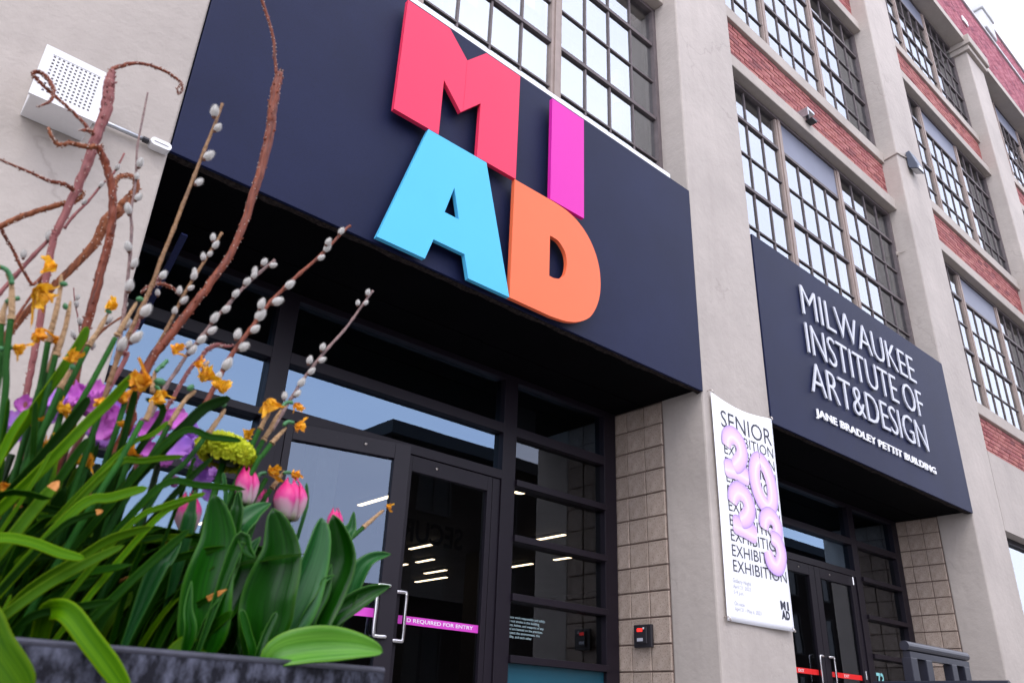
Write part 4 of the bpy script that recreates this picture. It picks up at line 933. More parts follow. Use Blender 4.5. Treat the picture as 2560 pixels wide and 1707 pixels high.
daffodil('small hooked daffodil beside the ragged one, right of the mullion', K3, 1.13, (1335, 440), [(1190, 480), (1110, 620), (1020, 780)], [(1010, 790), (950, 900), (920, 960)], 26, o_, (1, 0, -.5), None, [(1200, 460), (1240, 415), (1300, 420)])
daffodil('hooked orange daffodil on a swollen tan neck left of the door frame', K3, 1.11, (1355, 640), [(1240, 660), (1170, 730), (1100, 810)], [(1085, 825), (1000, 940), (930, 1040)], 30, o_, (1, 0, 0), None, [(1210, 640), (1250, 605), (1310, 615)])
daffodil('yellow daffodil just left of the tallest tulip', K3, 1.16, (1090, 1100), None, [(1040, 1160), (960, 1300), (900, 1400)], 32, y_, (.6, 0, .3), None, [(950, 1160), (980, 1115), (1040, 1105)])
daffodil('small orange daffodil touching the top of the tallest tulip', K3, 1.17, (1310, 1120), [(1215, 1085), (1150, 1180), (1100, 1250)], [(1085, 1270), (1050, 1320), (1000, 1400)], 26, o_, (1, 0, .1), None, [(1210, 1110), (1240, 1100), (1280, 1105)])
daffodil('upright yellow stub beside the lime flower head', K3, 1.2, (845, 750), None, [(860, 800), (880, 900), (880, 1000)], 30, y_, (.1, 0, 1))
daffodil('bare daffodil stalk with a tiny orange tip before the left door', QC, 1.2, (955, 430), [(930, 450), (880, 490), (800, 560)], [(795, 565), (740, 615), (690, 680)], 15, o_, (1, 0, .2))
for i, (x, y, s, mt_, ff, lb_) in enumerate(((600, 290, 38, y_, K2, 'crumpled golden daffodil over the purple blooms'), (440, 420, 30, o_, K2, 'orange daffodil shreds lower left of the purple blooms'), (445, 650, 34, o_, K2, 'round orange daffodil cup deep in the left leaves'), (560, 580, 22, y_, K2, 'tiny yellow daffodil petal deep in the left leaves'), (860, 750, 42, y_, K2, 'bright yellow daffodil trumpet low in the leaves'), (1190, 660, 26, o_, K2, 'orange daffodil scrap low between the purple clumps'), (1265, 705, 26, o_, K2, 'lower orange daffodil scrap between the purple clumps'), (1240, 420, 28, o_, K2, 'orange daffodil scrap beside a bent dry stalk'), (1220, 190, 34, o_, K2, 'orange daffodil behind the upright central leaf'), (1000, 195, 30, y_, K2, 'flat yellow petal lying on the pink bloom'), (30, 1040, 40, o_, K2, 'bent orange daffodil at the left edge, lowest of all'))):
    r_ = random.Random(i)
    daffodil(lb_, ff, 1.09+.02*(i % 3), (x, y), None, [(x+6, y+20), (x-30, y+140), (x-90, y+330)], s, mt_, (r_.uniform(-1, 1), 0, r_.uniform(-1, .8)))

# leaves: each strap leaf is one part of its clump
CL = [thing('daffodil_clump', lb_, 'plant', 'daffodil leaf clumps') for lb_ in ('dense strap-leaved daffodil clump at the left edge of the planter', 'strap-leaved daffodil clump in the middle of the planter', 'thin daffodil leaf clump behind the tulips, with added near-black leaves as deep shade')]
def strap(f, pts, wpx, Y0, Y1, ci, mt='daffodil_leaf_shaded', tip=None, **k):
    p = trace(f, pts, Y0, Y1); wm = wpx*.88*.2551/2*mpp(p[len(p)//2]); p = root(p, .5)
    return blade('leaf', p, wm, mt, CL[ci], 'strap', tip=tip, **k)
D_, H_ = 'daffodil_leaf_shaded', 'daffodil_leaf_lit'
strap(K2, [(20, 640), (60, 400), (85, 170)], 50, 1.06, 1.05, 0, D_, roll=.4)
strap(K2, [(0, 760), (130, 500), (280, 280)], 95, 1.05, 1.04, 0, H_, roll=-.3)
strap(K2, [(330, 600), (340, 400), (350, 200)], 60, 1.08, 1.08, 0, D_)
strap(K2, [(150, 1050), (500, 650), (700, 400), (880, 160)], 125, 1.06, 1.06, 0, D_, roll=.2)
strap(K2, [(480, 800), (850, 420), (1080, 200), (1310, -60)], 115, 1.05, 1.07, 0, H_, roll=.3)
strap(K2, [(560, 1000), (700, 800), (870, 560)], 95, 1.04, 1.04, 0, D_)
strap(K2, [(270, 1090), (400, 880), (500, 700)], 42, 1.04, 1.04, 0, H_)
strap(K2, [(100, 1560), (350, 1250), (580, 985)], 135, 1.03, 1.03, 0, H_, tip='leaf_tip', roll=-.2)
strap(K2, [(1150, 800), (1280, 300), (1330, 90)], 75, 1.07, 1.07, 1, D_)
strap(K2, [(1200, 690), (1500, 530), (1650, 400)], 55, 1.06, 1.06, 1, H_)
strap(K3, [(-100, 1000), (250, 640), (450, 460), (690, 370)], 125, 1.07, 1.09, 1, D_, roll=.25)
strap(K3, [(150, 745), (500, 760), (800, 790)], 88, 1.06, 1.05, 1, D_, roll=-.5)
strap(K2, [(1100, 860), (1400, 790), (1810, 745)], 70, 1.05, 1.04, 1, H_)
strap(K2, [(780, 1240), (1100, 1150), (1450, 1050)], 115, 1.03, 1.02, 0, H_, roll=-.3)
strap(K2, [(560, 1480), (800, 1340), (1010, 1280)], 75, 1.03, 1.02, 0, D_, tip='leaf_tip')
strap(K2, [(1300, 1390), (1650, 1220), (1960, 1130)], 65, 1.03, 1.02, 1, H_)
strap(K4, [(-160, 260), (0, 150), (300, 190), (600, 300), (830, 350)], 125, 1.02, .985, 0, H_, roll=-.4)
strap(K4, [(-40, 980), (400, 650), (800, 420), (1220, 215)], 110, 1.01, 1.0, 0, H_, roll=-.2)
strap(K4, [(300, 640), (800, 330), (1100, 150), (1490, 35)], 105, 1.03, 1.02, 0, H_, roll=.3)
strap(K4, [(300, 920), (700, 835), (1120, 760)], 95, 1.02, 1.01, 0, D_)
strap(K4, [(820, 1020), (1250, 600), (1600, 280), (1860, 60)], 92, 1.03, 1.04, 1, D_)
strap(K4, [(1100, 200), (1400, 160), (1610, 120)], 60, 1.05, 1.05, 1, D_)
strap(K3, [(0, 1240), (400, 1230), (840, 1265)], 82, 1.04, 1.03, 1, D_, roll=-.4)
strap(K3, [(-60, 1580), (200, 1400), (450, 1300)], 65, 1.03, 1.02, 1, H_)
strap(K3, [(-20, 1500), (250, 1200), (520, 950)], 72, 1.05, 1.05, 1, D_)
strap(K3, [(270, 1150), (320, 1000), (350, 950)], 40, 1.06, 1.06, 1, D_)
strap(K1, [(480, 1450), (650, 1200), (780, 1000), (860, 850)], 115, 1.10, 1.10, 0, H_, roll=.5)
strap(K4, [(0, 900), (60, 800), (110, 700)], 30, 1.0, 1.0, 0, H_)
strap(K2, [(1350, 700), (1600, 300), (1420, 180)], 70, 1.12, 1.12, 1, D_)
blade('leaf', [Vector((.235, 1.06, SOIL)), onY(*K4(440, 930), 1.03), onY(*K4(560, 845), 1.005), onY(*K4(690, 900), .985), onY(*K4(860, 1120), .968), onY(*K4(1060, 1380), .955), onY(*K4(1260, 1680), .945)], .0115, H_, CL[0], 'strap', fold=.3)
blade('leaf', [onY(*K4(-330, 700), 1.0), onY(*K4(-180, 900), .96), onY(*K4(-60, 1180), .945), onY(*K4(80, 1400), .935), onY(*K4(260, 1680), .925)], .017, H_, CL[0], 'strap', fold=.25)
for i in range(260):
    x = rng.uniform(-.02, .46); y = rng.uniform(1.06, 1.39); L_ = rng.uniform(.13, .30); ln_ = rng.uniform(.1, .8); ci = 0 if x < .2 else 1
    if x > .36: L_ *= .6
    b_ = Vector((x, y, SOIL-.005)); t1 = b_+Vector((L_*ln_*.35, rng.uniform(-.03, .03), L_*.6)); t2 = b_+Vector((L_*(ln_*.9+.1), rng.uniform(-.06, .05), L_*(1.05-.35*ln_)))
    t2.z = min(t2.z, .205)
    blade('leaf', [b_, t1, t2], rng.uniform(.0035, .0075), D_ if rng.random() < .8 else H_, CL[ci], 'strap', roll=rng.uniform(-.9, .9), twist=rng.uniform(-.8, .8), n=5, tip='leaf_tip' if rng.random() < .12 else None)
for i in range(60):
    x = rng.uniform(.36, .60); y = rng.uniform(1.15, 1.39); L_ = rng.uniform(.06, .13); b_ = Vector((x, y, SOIL-.005))
    blade('leaf', [b_, b_+Vector((rng.uniform(-.02, .03), 0, L_*.6)), b_+Vector((rng.uniform(-.03, .05), 0, L_))], rng.uniform(.005, .008), D_, CL[2], 'strap', roll=rng.uniform(-1, 1))

for i in range(34):
    u0 = rng.uniform(-70, 260); Yr = rng.uniform(1.12, 1.34); v1 = rng.uniform(1090, 1220); dx_ = rng.uniform(40, 150)
    p = trace(NN, [(u0, 1440), (u0+dx_*.45, (1440+v1)/2), (u0+dx_, v1)], Yr); blade('leaf', root(p, .3), rng.uniform(.006, .010), D_ if i % 4 else H_, CL[0], 'strap', roll=rng.uniform(-.5, .5), twist=rng.uniform(-.5, .5))
for i in range(90):  # broad near-black leaves added at the back, standing in for deep shade
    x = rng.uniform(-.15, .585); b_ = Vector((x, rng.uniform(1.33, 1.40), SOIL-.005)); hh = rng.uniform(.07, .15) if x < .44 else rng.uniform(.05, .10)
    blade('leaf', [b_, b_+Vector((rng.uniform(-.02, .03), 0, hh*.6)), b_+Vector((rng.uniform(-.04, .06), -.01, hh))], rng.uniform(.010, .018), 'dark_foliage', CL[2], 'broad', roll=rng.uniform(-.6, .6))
# ------------------------------------------------------------------ tulips
def tulip_head(parent, f, c_top, c_bot, half_w, Y, open_=.0):
    top = onY(*f(*c_top), Y); bot = onY(*f(*c_bot), Y); ax = (top-bot); H = ax.length; ax.normalize()
    s_ = .2551 if f in (K1, K2, K3, K4, K5) else .3871
    R_ = half_w*s_*mpp(bot)
    a = ax.cross(Vector((0, 1, 0))).normalized(); b = ax.cross(a)
    for k in range(6):
        inner = k % 2; an0 = k*math.pi/3+.55; mb = MB(); up = []; U, V = 10, 8; hh = H*(1.0 if not inner else .97)
        for i in range(U+1):
            t = i/U; rad = R_*(math.sin(math.pi*min(1, .12+t*.60))**.75)*(1-.10*inner)*(1-.62*(max(0, t-.5)/.5)**1.3*(1-open_))
            wv = (math.sin(math.pi*(.10+t*.82))**.55)*(1-.0*t)
            wv *= 1 if t < .72 else max(.10, 1-((t-.72)/.28)**1.6*.92)
            for j in range(V+1):
                s = (j/V-.5)*2; an = an0+s*.9*wv; r2 = rad*(1+.07*abs(s)**2*(1 if t > .6 else .2)+.05*(1-abs(s))*(1 if not inner else 0))
                p = bot+ax*(hh*t - .05*hh*abs(s)**2*t)+(a*math.cos(an)+b*math.sin(an))*r2
                mb.v.append(tuple(p)); up.append(t-.12*(1-abs(s))*(.5 if t < .5 else .2)+.1*abs(s))
        for i in range(U):
            for j in range(V): q_ = i*(V+1)+j; mb.f.append((q_, q_+1, q_+V+2, q_+V+1))
        me = mb.mesh('petal'); at = me.attributes.new('up', 'FLOAT', 'POINT'); at.data.foreach_set('value', up)
        o = link('petal', me, 'tulip_petal', parent, smooth=True); md = o.modifiers.new('thickness', 'SOLIDIFY'); md.thickness = .0009
    return bot, ax
def tulip(label, f, c_top, c_bot, hw, Y, foot, leaves):
    T_ = thing('tulip', label, 'flower', 'pink tulips in the planter')
    if c_top:
        bot, ax = tulip_head(T_, f, c_top, c_bot, hw, Y)
    else:
        bot, ax = Vector((foot, Y, .1)), Vector((0, 0, 1))
    MB().tube(spline([Vector((foot, Y, SOIL-.01)), Vector((foot, Y, SOIL)).lerp(bot, .5)+Vector((.004, 0, 0)), bot+ax*.004], 6), .0042, 8).build('stem', 'daffodil_stem', T_, smooth=True)
    for (ff, pts, w_, Y0, Y1, mt_, prof, kw) in leaves:
        sc_ = {id(K5): .2551, id(K3): .2551, id(QC): .3871, id(Q9): .36565}[id(ff)]
        p = trace(ff, pts, Y0, Y1); p = root(p, .15); blade('leaf', p, w_*(1.0 if prof == 'strap' else 1.12)*sc_*mpp(p[len(p)//2]), mt_, T_, prof, **kw)
    return T_
TL, TB, TG = 'tulip_leaf', 'tulip_leaf_blue', 'tulip_leaf_bright'
tulip('tall pink and white tulip bud at the centre, behind two leaves', K3, (1285, 1150), (1265, 1575), 165, 1.13, .50,
      [(Q9, [(1800, 1150), (1830, 950), (1915, 660), (1865, 365)], 172, 1.05, 1.04, TL, 'broad', dict(fold=.35, roll=.1)),
       (Q9, [(1850, 1200), (1990, 960), (2120, 680), (2200, 430)], 150, 1.08, 1.08, TB, 'broad', dict(fold=.5, roll=.55)),
       (Q9, [(1780, 1050), (1700, 850), (1710, 700), (1780, 560)], 85, 1.09, 1.09, TB, 'tulip', dict(fold=.5, roll=-.5)),
       (K5, [(560, 1310), (640, 1090), (752, 865)], 42, 1.02, 1.02, TL, 'strap', dict(fold=.6, roll=.4)), (K5, [(520, 1290), (460, 1050), (405, 840)], 42, 1.03, 1.03, TL, 'strap', dict(fold=.5)),
       (K3, [(1400, 1560), (1440, 1400), (1435, 1200)], 18, 1.15, 1.15, TB, 'strap', dict(fold=.4))])
tulip('pink tulip left of the tallest one, below the lime flower head', K3, (855, 1025), (840, 1420), 120, 1.12, .40,
      [(Q9, [(1380, 1210), (1410, 900), (1490, 580), (1462, 268)], 158, 1.06, 1.05, TL, 'broad', dict(fold=.3, roll=.1)),
       (Q9, [(1430, 1100), (1580, 900), (1660, 700), (1640, 560)], 95, 1.06, 1.06, TL, 'tulip', dict(fold=.5, roll=.7)),
       (Q9, [(1620, 560), (1720, 430), (1850, 330)], 110, 1.11, 1.11, TB, 'tulip', dict(fold=.4, roll=-.6)),
       (K3, [(640, 1400), (635, 1250), (620, 1100)], 22, 1.1, 1.1, TB, 'strap', dict(fold=.5)), (K3, [(740, 1560), (760, 1420), (760, 1280)], 60, 1.1, 1.1, TL, 'tulip', dict(fold=.4)),
       (Q9, [(1640, 580), (1690, 650), (1745, 705)], 42, 1.03, 1.02, TL, 'tulip', dict(fold=.4)),
       (Q9, [(1290, 1200), (1280, 1050), (1310, 860)], 40, 1.03, 1.03, TL, 'tulip', dict(fold=.5, roll=.3))])
tulip('short pink tulip tucked behind the tallest tulip', K3, (1010, 1255), (960, 1480), 75, 1.18, .46,
      [(Q9, [(1560, 1250), (1600, 1100), (1640, 950)], 60, 1.15, 1.15, TL, 'tulip', dict(fold=.5)), (K5, [(300, 1290), (250, 1130), (330, 1000)], 70, 1.16, 1.16, TL, 'tulip', dict(fold=.4, roll=.6))])
tulip('pink tulip tip barely showing over the rightmost broad leaf', K3, (1715, 1440), (1710, 1720), 80, 1.17, .575,
      [(QC, [(420, 1250), (560, 980), (660, 740), (600, 480)], 128, 1.09, 1.08, TL, 'broad', dict(fold=.35, roll=-.15)),
       (QC, [(690, 1060), (770, 860), (850, 770), (972, 735)], 62, 1.12, 1.10, TB, 'tulip', dict(fold=.45, roll=-.3, wave=.25)),
       (QC, [(560, 1160), (720, 1040), (850, 970), (972, 938)], 68, 1.11, 1.09, TL, 'tulip', dict(fold=.5, roll=.25)),
       (QC, [(420, 1130), (520, 980), (590, 800)], 62, 1.07, 1.07, TL, 'tulip', dict(fold=.5, roll=.6)),
       (QC, [(530, 940), (570, 890), (614, 872)], 16, 1.065, 1.06, TB, 'tulip', dict(fold=.6)),
       (QC, [(680, 640), (720, 560), (735, 462)], 38, 1.16, 1.16, TB, 'tulip', dict(fold=.4))])
tulip('half hidden pink tulip behind a leaf at the left of the row', K3, (280, 1285), (265, 1700), 130, 1.14, .34,
      [(K3, [(270, 1620), (300, 1480), (345, 1270)], 62, 1.10, 1.10, TB, 'tulip', dict(fold=.35, roll=.1)), (Q9, [(1080, 760), (1150, 700), (1240, 590)], 60, 1.06, 1.06, TB, 'tulip', dict(fold=.5))])
tulip('budless tulip with one bright leaf drooping over the planter rim', QC, None, None, 0, 1.05, .52,
      [(QC, [(240, 1392), (420, 1345), (620, 1330), (780, 1340), (922, 1366)], 112, 1.0, .955, TG, 'broad', dict(fold=.28, roll=-.35)),
       (K5, [(640, 1330), (740, 1190), (830, 1080)], 50, 1.03, 1.03, TL, 'tulip', dict(fold=.6, roll=.5))])

# ------------------------------------------------------------------ purple blooms and the lime flower head
def ruffle(name, c, size, mt, parent, seed, n=8):
    r = random.Random(seed); face = Vector((r.uniform(-.6, .3), -1, r.uniform(-.1, .9))).normalized(); a = face.cross(Vector((0, 0, 1))).normalized(); b = face.cross(a); mb = MB()
    for k in range(n):
        an = 2*math.pi*k/n+r.uniform(-.3, .3); o_ = a*math.cos(an)+b*math.sin(an); sd = face.cross(o_); k0 = len(mb.v); U, V = 5, 6; cup = r.uniform(.3, 1.3)
        for i in range(U+1):
            t = i/U; w_ = size*.62*math.sin(math.pi*(.12+t*.7))
            for j in range(V+1):
                s = (j/V-.5)*2; nz_ = noise.noise(Vector((t*2+seed, s*1.5+k*2, seed*.3)))
                mb.v.append(tuple(c+o_*size*t*(1-.15*s*s)+sd*s*w_+face*size*(cup*t*t*.7+.45*nz_*t+.16*math.sin(s*6+k)*t*t-.12*(k % 2))))
        for i in range(U):
            for j in range(V): q_ = k0+i*(V+1)+j; mb.f.append((q_, q_+1, q_+V+2, q_+V+1))
    o = mb.build(name, mt, parent, smooth=True); return o
PA = thing('purple_stock', 'left clump of ruffled lilac and magenta blooms behind the daffodil leaves', 'flower', 'purple blooms'); PB = thing('purple_stock', 'right clump of ruffled violet blooms left of the lime flower head', 'flower', 'purple blooms')
for i, (x, y, s, v_) in enumerate(((110, 430, .023, 1), (110, 520, .02, 1), (230, 260, .017, 0), (520, 190, .022, 1), (470, 330, .018, 1), (640, 170, .02, 0), (760, 190, .026, 0), (930, 150, .024, 0), (690, 280, .02, 0), (900, 280, .026, 0), (1040, 330, .022, 0), (1150, 290, .018, 1), (1000, 470, .024, 0), (1090, 420, .02, 0), (940, 580, .022, 1), (1260, 520, .012, 1), (330, 330, .015, 0))):
    ruffle('bloom', onY(*K2(x, y), 1.20+.03*(i % 3)), s*.85, 'violet_petal' if v_ else 'lilac_petal', PA, i*3.7)
for i, (f, x, y, s, v_) in enumerate(((K2, 1420, 500, .02, 0), (K2, 1560, 440, .024, 0), (K2, 1720, 400, .022, 0), (K2, 1450, 690, .016, 0), (K3, 120, 600, .022, 0), (K3, 330, 690, .016, 1), (K3, 150, 840, .026, 1), (K3, 60, 920, .02, 1), (K3, 260, 830, .024, 1), (K3, 380, 850, .02, 1), (K3, 460, 810, .018, 1), (K3, 300, 960, .02, 1), (K3, 420, 1010, .022, 1), (K3, 470, 1080, .018, 1), (K3, 60, 1020, .012, 0), (K3, 390, 1170, .018, 1), (K3, 120, 1195, .012, 0), (K3, 470, 1300, .016, 1))):
    ruffle('bloom', onY(*f(x, y), 1.19+.03*(i % 3)), s*.85, 'violet_petal' if v_ else 'lilac_petal', PB, 50+i*2.3)
for P_, xs in ((PA, ((150, 700), (700, 600), (1000, 800))), (PB, ((1600, 800), (2000, 900)))):
    for x, y in xs:
        t = onY(*K2(x, y), 1.24); MB().tube([Vector((t.x-.01, 1.27, SOIL-.01)), Vector((t.x, 1.26, t.z))], .005, 7).build('stem', 'dark_foliage', P_)
for P_, (xa, xb) in ((PA, (.10, .30)), (PB, (.30, .46))):
    for i in range(26):
        b_ = Vector((rng.uniform(xa, xb), rng.uniform(1.22, 1.36), rng.uniform(.03, .13))); d_ = Vector((rng.uniform(-.04, .04), -.02, rng.uniform(.0, .05)))
        blade('leaf', [b_, b_+d_*.5+Vector((0, 0, .01)), b_+d_], rng.uniform(.008, .016), 'dark_foliage', P_, 'tulip', roll=rng.uniform(-.8, .8))
LM = thing('lime_flower_head', 'domed lime green flower head with tiny packed florets', 'flower')
cc = onY(*K3(650, 905), 1.14); rx, rz = 275*.2551*mpp(cc), 140*.2551*mpp(cc); mb = MB(); r = random.Random(5)
ax1 = Vector((.96, 0, -.22)).normalized(); ax3 = Vector((.22, 0, .96)).normalized()
for i in range(1500):
    th = r.uniform(0, 2*math.pi); ph = math.acos(r.uniform(-.7, 1)); n_ = Vector((math.sin(ph)*math.cos(th), math.sin(ph)*math.sin(th), math.cos(ph)))
    p = cc+ax1*n_.x*rx*r.uniform(.86, 1.04)+Vector((0, 1, 0))*n_.y*rx*.9+ax3*n_.z*rz*r.uniform(.86, 1.08)
    nn = (ax1*n_.x+Vector((0, n_.y, 0))+ax3*n_.z*1.6).normalized(); a = nn.cross(Vector((.1, .3, 1))).normalized(); a.rotate(Matrix.Rotation(r.uniform(0, 6), 3, nn)); b = nn.cross(a); s = r.uniform(.004, .0075)
    for k in range(3):
        q0 = len(mb.v); u = (a, b, (a+b).normalized())[k]; w_ = (b, a, (b-a).normalized())[k]
        mb.v += [tuple(p-w_*s*.4), tuple(p+u*s+nn*s*.5-w_*s*.2), tuple(p+u*s*.9+nn*s*.8+w_*s*.3), tuple(p+w_*s*.45)]; mb.f.append((q0, q0+1, q0+2, q0+3))
tag(mb.build('florets', 'lime_floret', LM), kind='stuff')
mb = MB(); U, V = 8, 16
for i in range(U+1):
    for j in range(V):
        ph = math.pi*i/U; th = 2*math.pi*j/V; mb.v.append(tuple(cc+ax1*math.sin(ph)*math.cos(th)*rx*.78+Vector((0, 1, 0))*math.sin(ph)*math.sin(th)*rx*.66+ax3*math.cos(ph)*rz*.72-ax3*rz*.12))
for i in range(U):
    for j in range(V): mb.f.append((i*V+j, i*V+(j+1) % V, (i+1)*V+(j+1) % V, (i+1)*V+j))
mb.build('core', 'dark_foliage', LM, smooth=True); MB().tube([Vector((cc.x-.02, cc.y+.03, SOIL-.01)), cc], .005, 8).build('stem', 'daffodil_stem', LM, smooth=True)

# ------------------------------------------------------------------ curly willow branches
CW = 'curly willow branches'
def branch_part(name, f, pts, wpx, Y0, Y1, mt, parent, flat=None, rooted=False, buds=True):
    p = trace(f, pts, Y0, Y1)
    if rooted: p = [Vector((p[0].x-(p[0].z-SOIL)*.25, min(max(p[0].y, 1.05), 1.36), SOIL-.01))]+p
    S = spline(p, 9); N = len(S); s_ = .36565 if f in (Q1, Q4) else .2551
    if f is NN: s_ = 1.0
    w_ = lerp_list(wpx, N); rad = [w_[i]*.86*s_/2*mpp(S[i]) for i in range(N)]
    jit = [Vector(S[i])+Vector((noise.noise(Vector((i*.35, wpx[0], 1))), noise.noise(Vector((i*.35, wpx[0], 5))), noise.noise(Vector((i*.35, wpx[0], 9)))))*rad[i]*.35 for i in range(N)]
    o = MB().tube(jit, rad, 10, flat=flat, lump=.05, seed=wpx[0]).build(name, mt, parent, smooth=True)
    if buds:
        bd = MB(); r = random.Random(int(wpx[0]*7))
        for i in range(3, N-2, 3):
            a = r.uniform(0, 6.28); tg = (S[min(i+1, N-1)]-S[i-1]).normalized(); s1_ = tg.cross(Vector((0, 1, 0))).normalized(); s2_ = tg.cross(s1_); d_ = (s1_*math.cos(a)+s2_*math.sin(a))
            b0 = S[i]+d_*rad[i]*.85; bl_ = max(.0022, rad[i]*.45); bd.tube([b0, b0+d_*bl_*.8+tg*bl_*.5, b0+d_*bl_*1.1+tg*bl_*1.2], [bl_*.45, bl_*.4, bl_*.08], 6)
        tag(bd.build('buds', mt, o, smooth=True), kind='stuff'); lt_ = MB()
        for i in range(2, N-2, 2):
            for q_ in range(2):
                a = r.uniform(0, 6.28); tg = (S[min(i+1, N-1)]-S[i-1]).normalized(); s1_ = tg.cross(Vector((0, 1, 0))).normalized(); s2_ = tg.cross(s1_); d_ = s1_*math.cos(a)+s2_*math.sin(a); b0 = S[i].lerp(S[i+1], r.random())+d_*rad[i]*.97; e_ = .0009
                lt_.tube([b0-tg*e_, b0+d_*e_, b0+tg*e_], [e_*.5, e_, e_*.5], 5)
        tag(lt_.build('lenticels', 'lenticel', o), kind='stuff')
    return o
def willow(label): return thing('willow_branch', label, 'branch', CW)
W1 = willow('thick mauve willow branch crossing the vent box, arching right at the top')
branch_part('limb', NN, [(25, 1290), (54, 1160), (64, 1000), (82, 906), (102, 791), (117, 689), (133, 600), (146, 570), (190, 475), (219, 409), (241, 340), (263, 285), (271, 238), (274, 205), (281, 176)], [17, 17, 18, 18, 19, 19, 20, 20, 22, 26, 28, 30, 32, 30, 16], 1.27, 1.22, 'bark_mauve', W1, rooted=True)
branch_part('twig', Q1, [(765, 500), (770, 475), (870, 440), (960, 435), (1060, 460), (1150, 500), (1210, 540), (1243, 572), (1245, 625), (1220, 640), (1212, 610), (1235, 570)], [44, 34, 30, 26, 24, 22, 20, 16, 14, 14, 10, 8], 1.22, 1.21, 'bark_red', W1)
branch_part('twig', Q1, [(640, 925), (560, 830), (480, 750), (400, 680), (300, 590), (240, 530), (225, 505), (262, 492), (310, 520), (350, 575), (365, 640), (335, 700), (248, 732)], [34, 28, 26, 26, 28, 30, 30, 32, 34, 34, 30, 22, 8], 1.22, 1.2, 'bark_red', W1)
branch_part('twig', Q1, [(505, 1300), (430, 1255), (340, 1240), (230, 1190), (100, 1135), (0, 1092), (-60, 1060)], [40, 34, 28, 24, 20, 16, 14], 1.23, 1.2, 'bark_red', W1)
branch_part('twig', Q1, [(640, 905), (590, 890), (540, 893)], [34, 30, 8], 1.215, 1.21, 'bark_red', W1)
W2 = willow('brown willow branch forking under the vent box with a drooping tip at left')
branch_part('limb', NN, [(150, 1150), (190, 930), (215, 820), (232, 760), (252, 680), (268, 620), (278, 570), (282, 500), (272, 436), (258, 392), (243, 365)], [26, 24, 24, 25, 25, 24, 23, 22, 22, 20, 17], 1.25, 1.2, 'bark_red', W2, rooted=True)
branch_part('twig', Q1, [(665, 1000), (590, 1005), (480, 980), (400, 990), (355, 940), (330, 870)], [44, 40, 34, 32, 28, 16], 1.2, 1.19, 'bark_tan', W2)
branch_part('twig', Q1, [(735, 1180), (700, 1090), (690, 1010), (700, 985)], [40, 36, 26, 10], 1.21, 1.2, 'bark_red', W2)
W3 = willow('broad flat tan willow branch looping behind the brown one')
branch_part('limb', NN, [(-20, 915), (0, 870), (40, 812), (90, 756), (140, 710), (200, 650), (240, 605), (262, 560), (300, 522), (330, 490), (342, 462), (330, 442), (310, 440), (292, 448), (288, 470)], [22, 20, 20, 20, 20, 22, 26, 34, 34, 26, 20, 18, 16, 14, 10], 1.31, 1.26, 'bark_tan', W3, flat=.6)
W4 = willow('orange-brown willow branch curving in from the left picture edge')
branch_part('limb', Q1, [(-80, 1590), (0, 1550), (150, 1480), (300, 1430), (420, 1395), (520, 1370), (570, 1330), (560, 1310)], [50, 46, 46, 44, 42, 40, 30, 16], 1.26, 1.24, 'bark_tan', W4)
W5 = willow('tall dark willow branch rising across the navy canopy to the picture top')
branch_part('limb', NN, [(300, 1110), (330, 1010), (375, 905), (420, 845), (470, 780), (520, 715), (570, 645), (606, 570), (632, 490), (655, 415), (675, 330), (681, 275), (690, 220), (698, 185)], [27, 27, 27, 26, 25, 23, 22, 20, 22, 24, 26, 26, 27, 20], 1.2, 1.16, 'bark_red', W5, rooted=True)
branch_part('twig', Q1, [(1890, 505), (1880, 400), (1870, 270), (1830, 120), (1790, 0), (1770, -60)], [26, 24, 24, 24, 26, 26], 1.16, 1.15, 'bark_red', W5)
branch_part('twig', Q1, [(1910, 560), (1925, 500), (1920, 475)], [30, 26, 10], 1.16, 1.16, 'bark_red', W5)
W6 = willow('thin dark red willow shoot crossing at the left picture edge')
branch_part('limb', K1, [(340, 500), (310, 440), (200, 250), (140, 120), (70, 0), (10, -110)], [26, 32, 34, 36, 38, 40], 1.29, 1.27, 'bark_red', W6, rooted=True)
W7 = willow('slim reddish willow branch leaning right before the transom windows')
branch_part('limb', NN, [(395, 1060), (430, 1000), (470, 930), (505, 890), (520, 872), (545, 862), (560, 866), (585, 864)], [12, 12, 12, 12, 13, 14, 10, 6], 1.22, 1.21, 'bark_mauve', W7, rooted=True)
branch_part('twig', K1, [(1380, 520), (1430, 470), (1500, 440), (1600, 435), (1690, 470), (1740, 520)], [30, 34, 34, 36, 34, 18], 1.24, 1.23, 'bark_red', W7)
W8 = willow('mauve willow shoot behind the pussy willow, by the canopy edge')
branch_part('limb', NN, [(285, 950), (310, 880), (340, 815), (352, 780), (370, 735), (395, 690)], [15, 14, 13, 13, 12, 10], 1.28, 1.26, 'bark_mauve', W8, rooted=True)

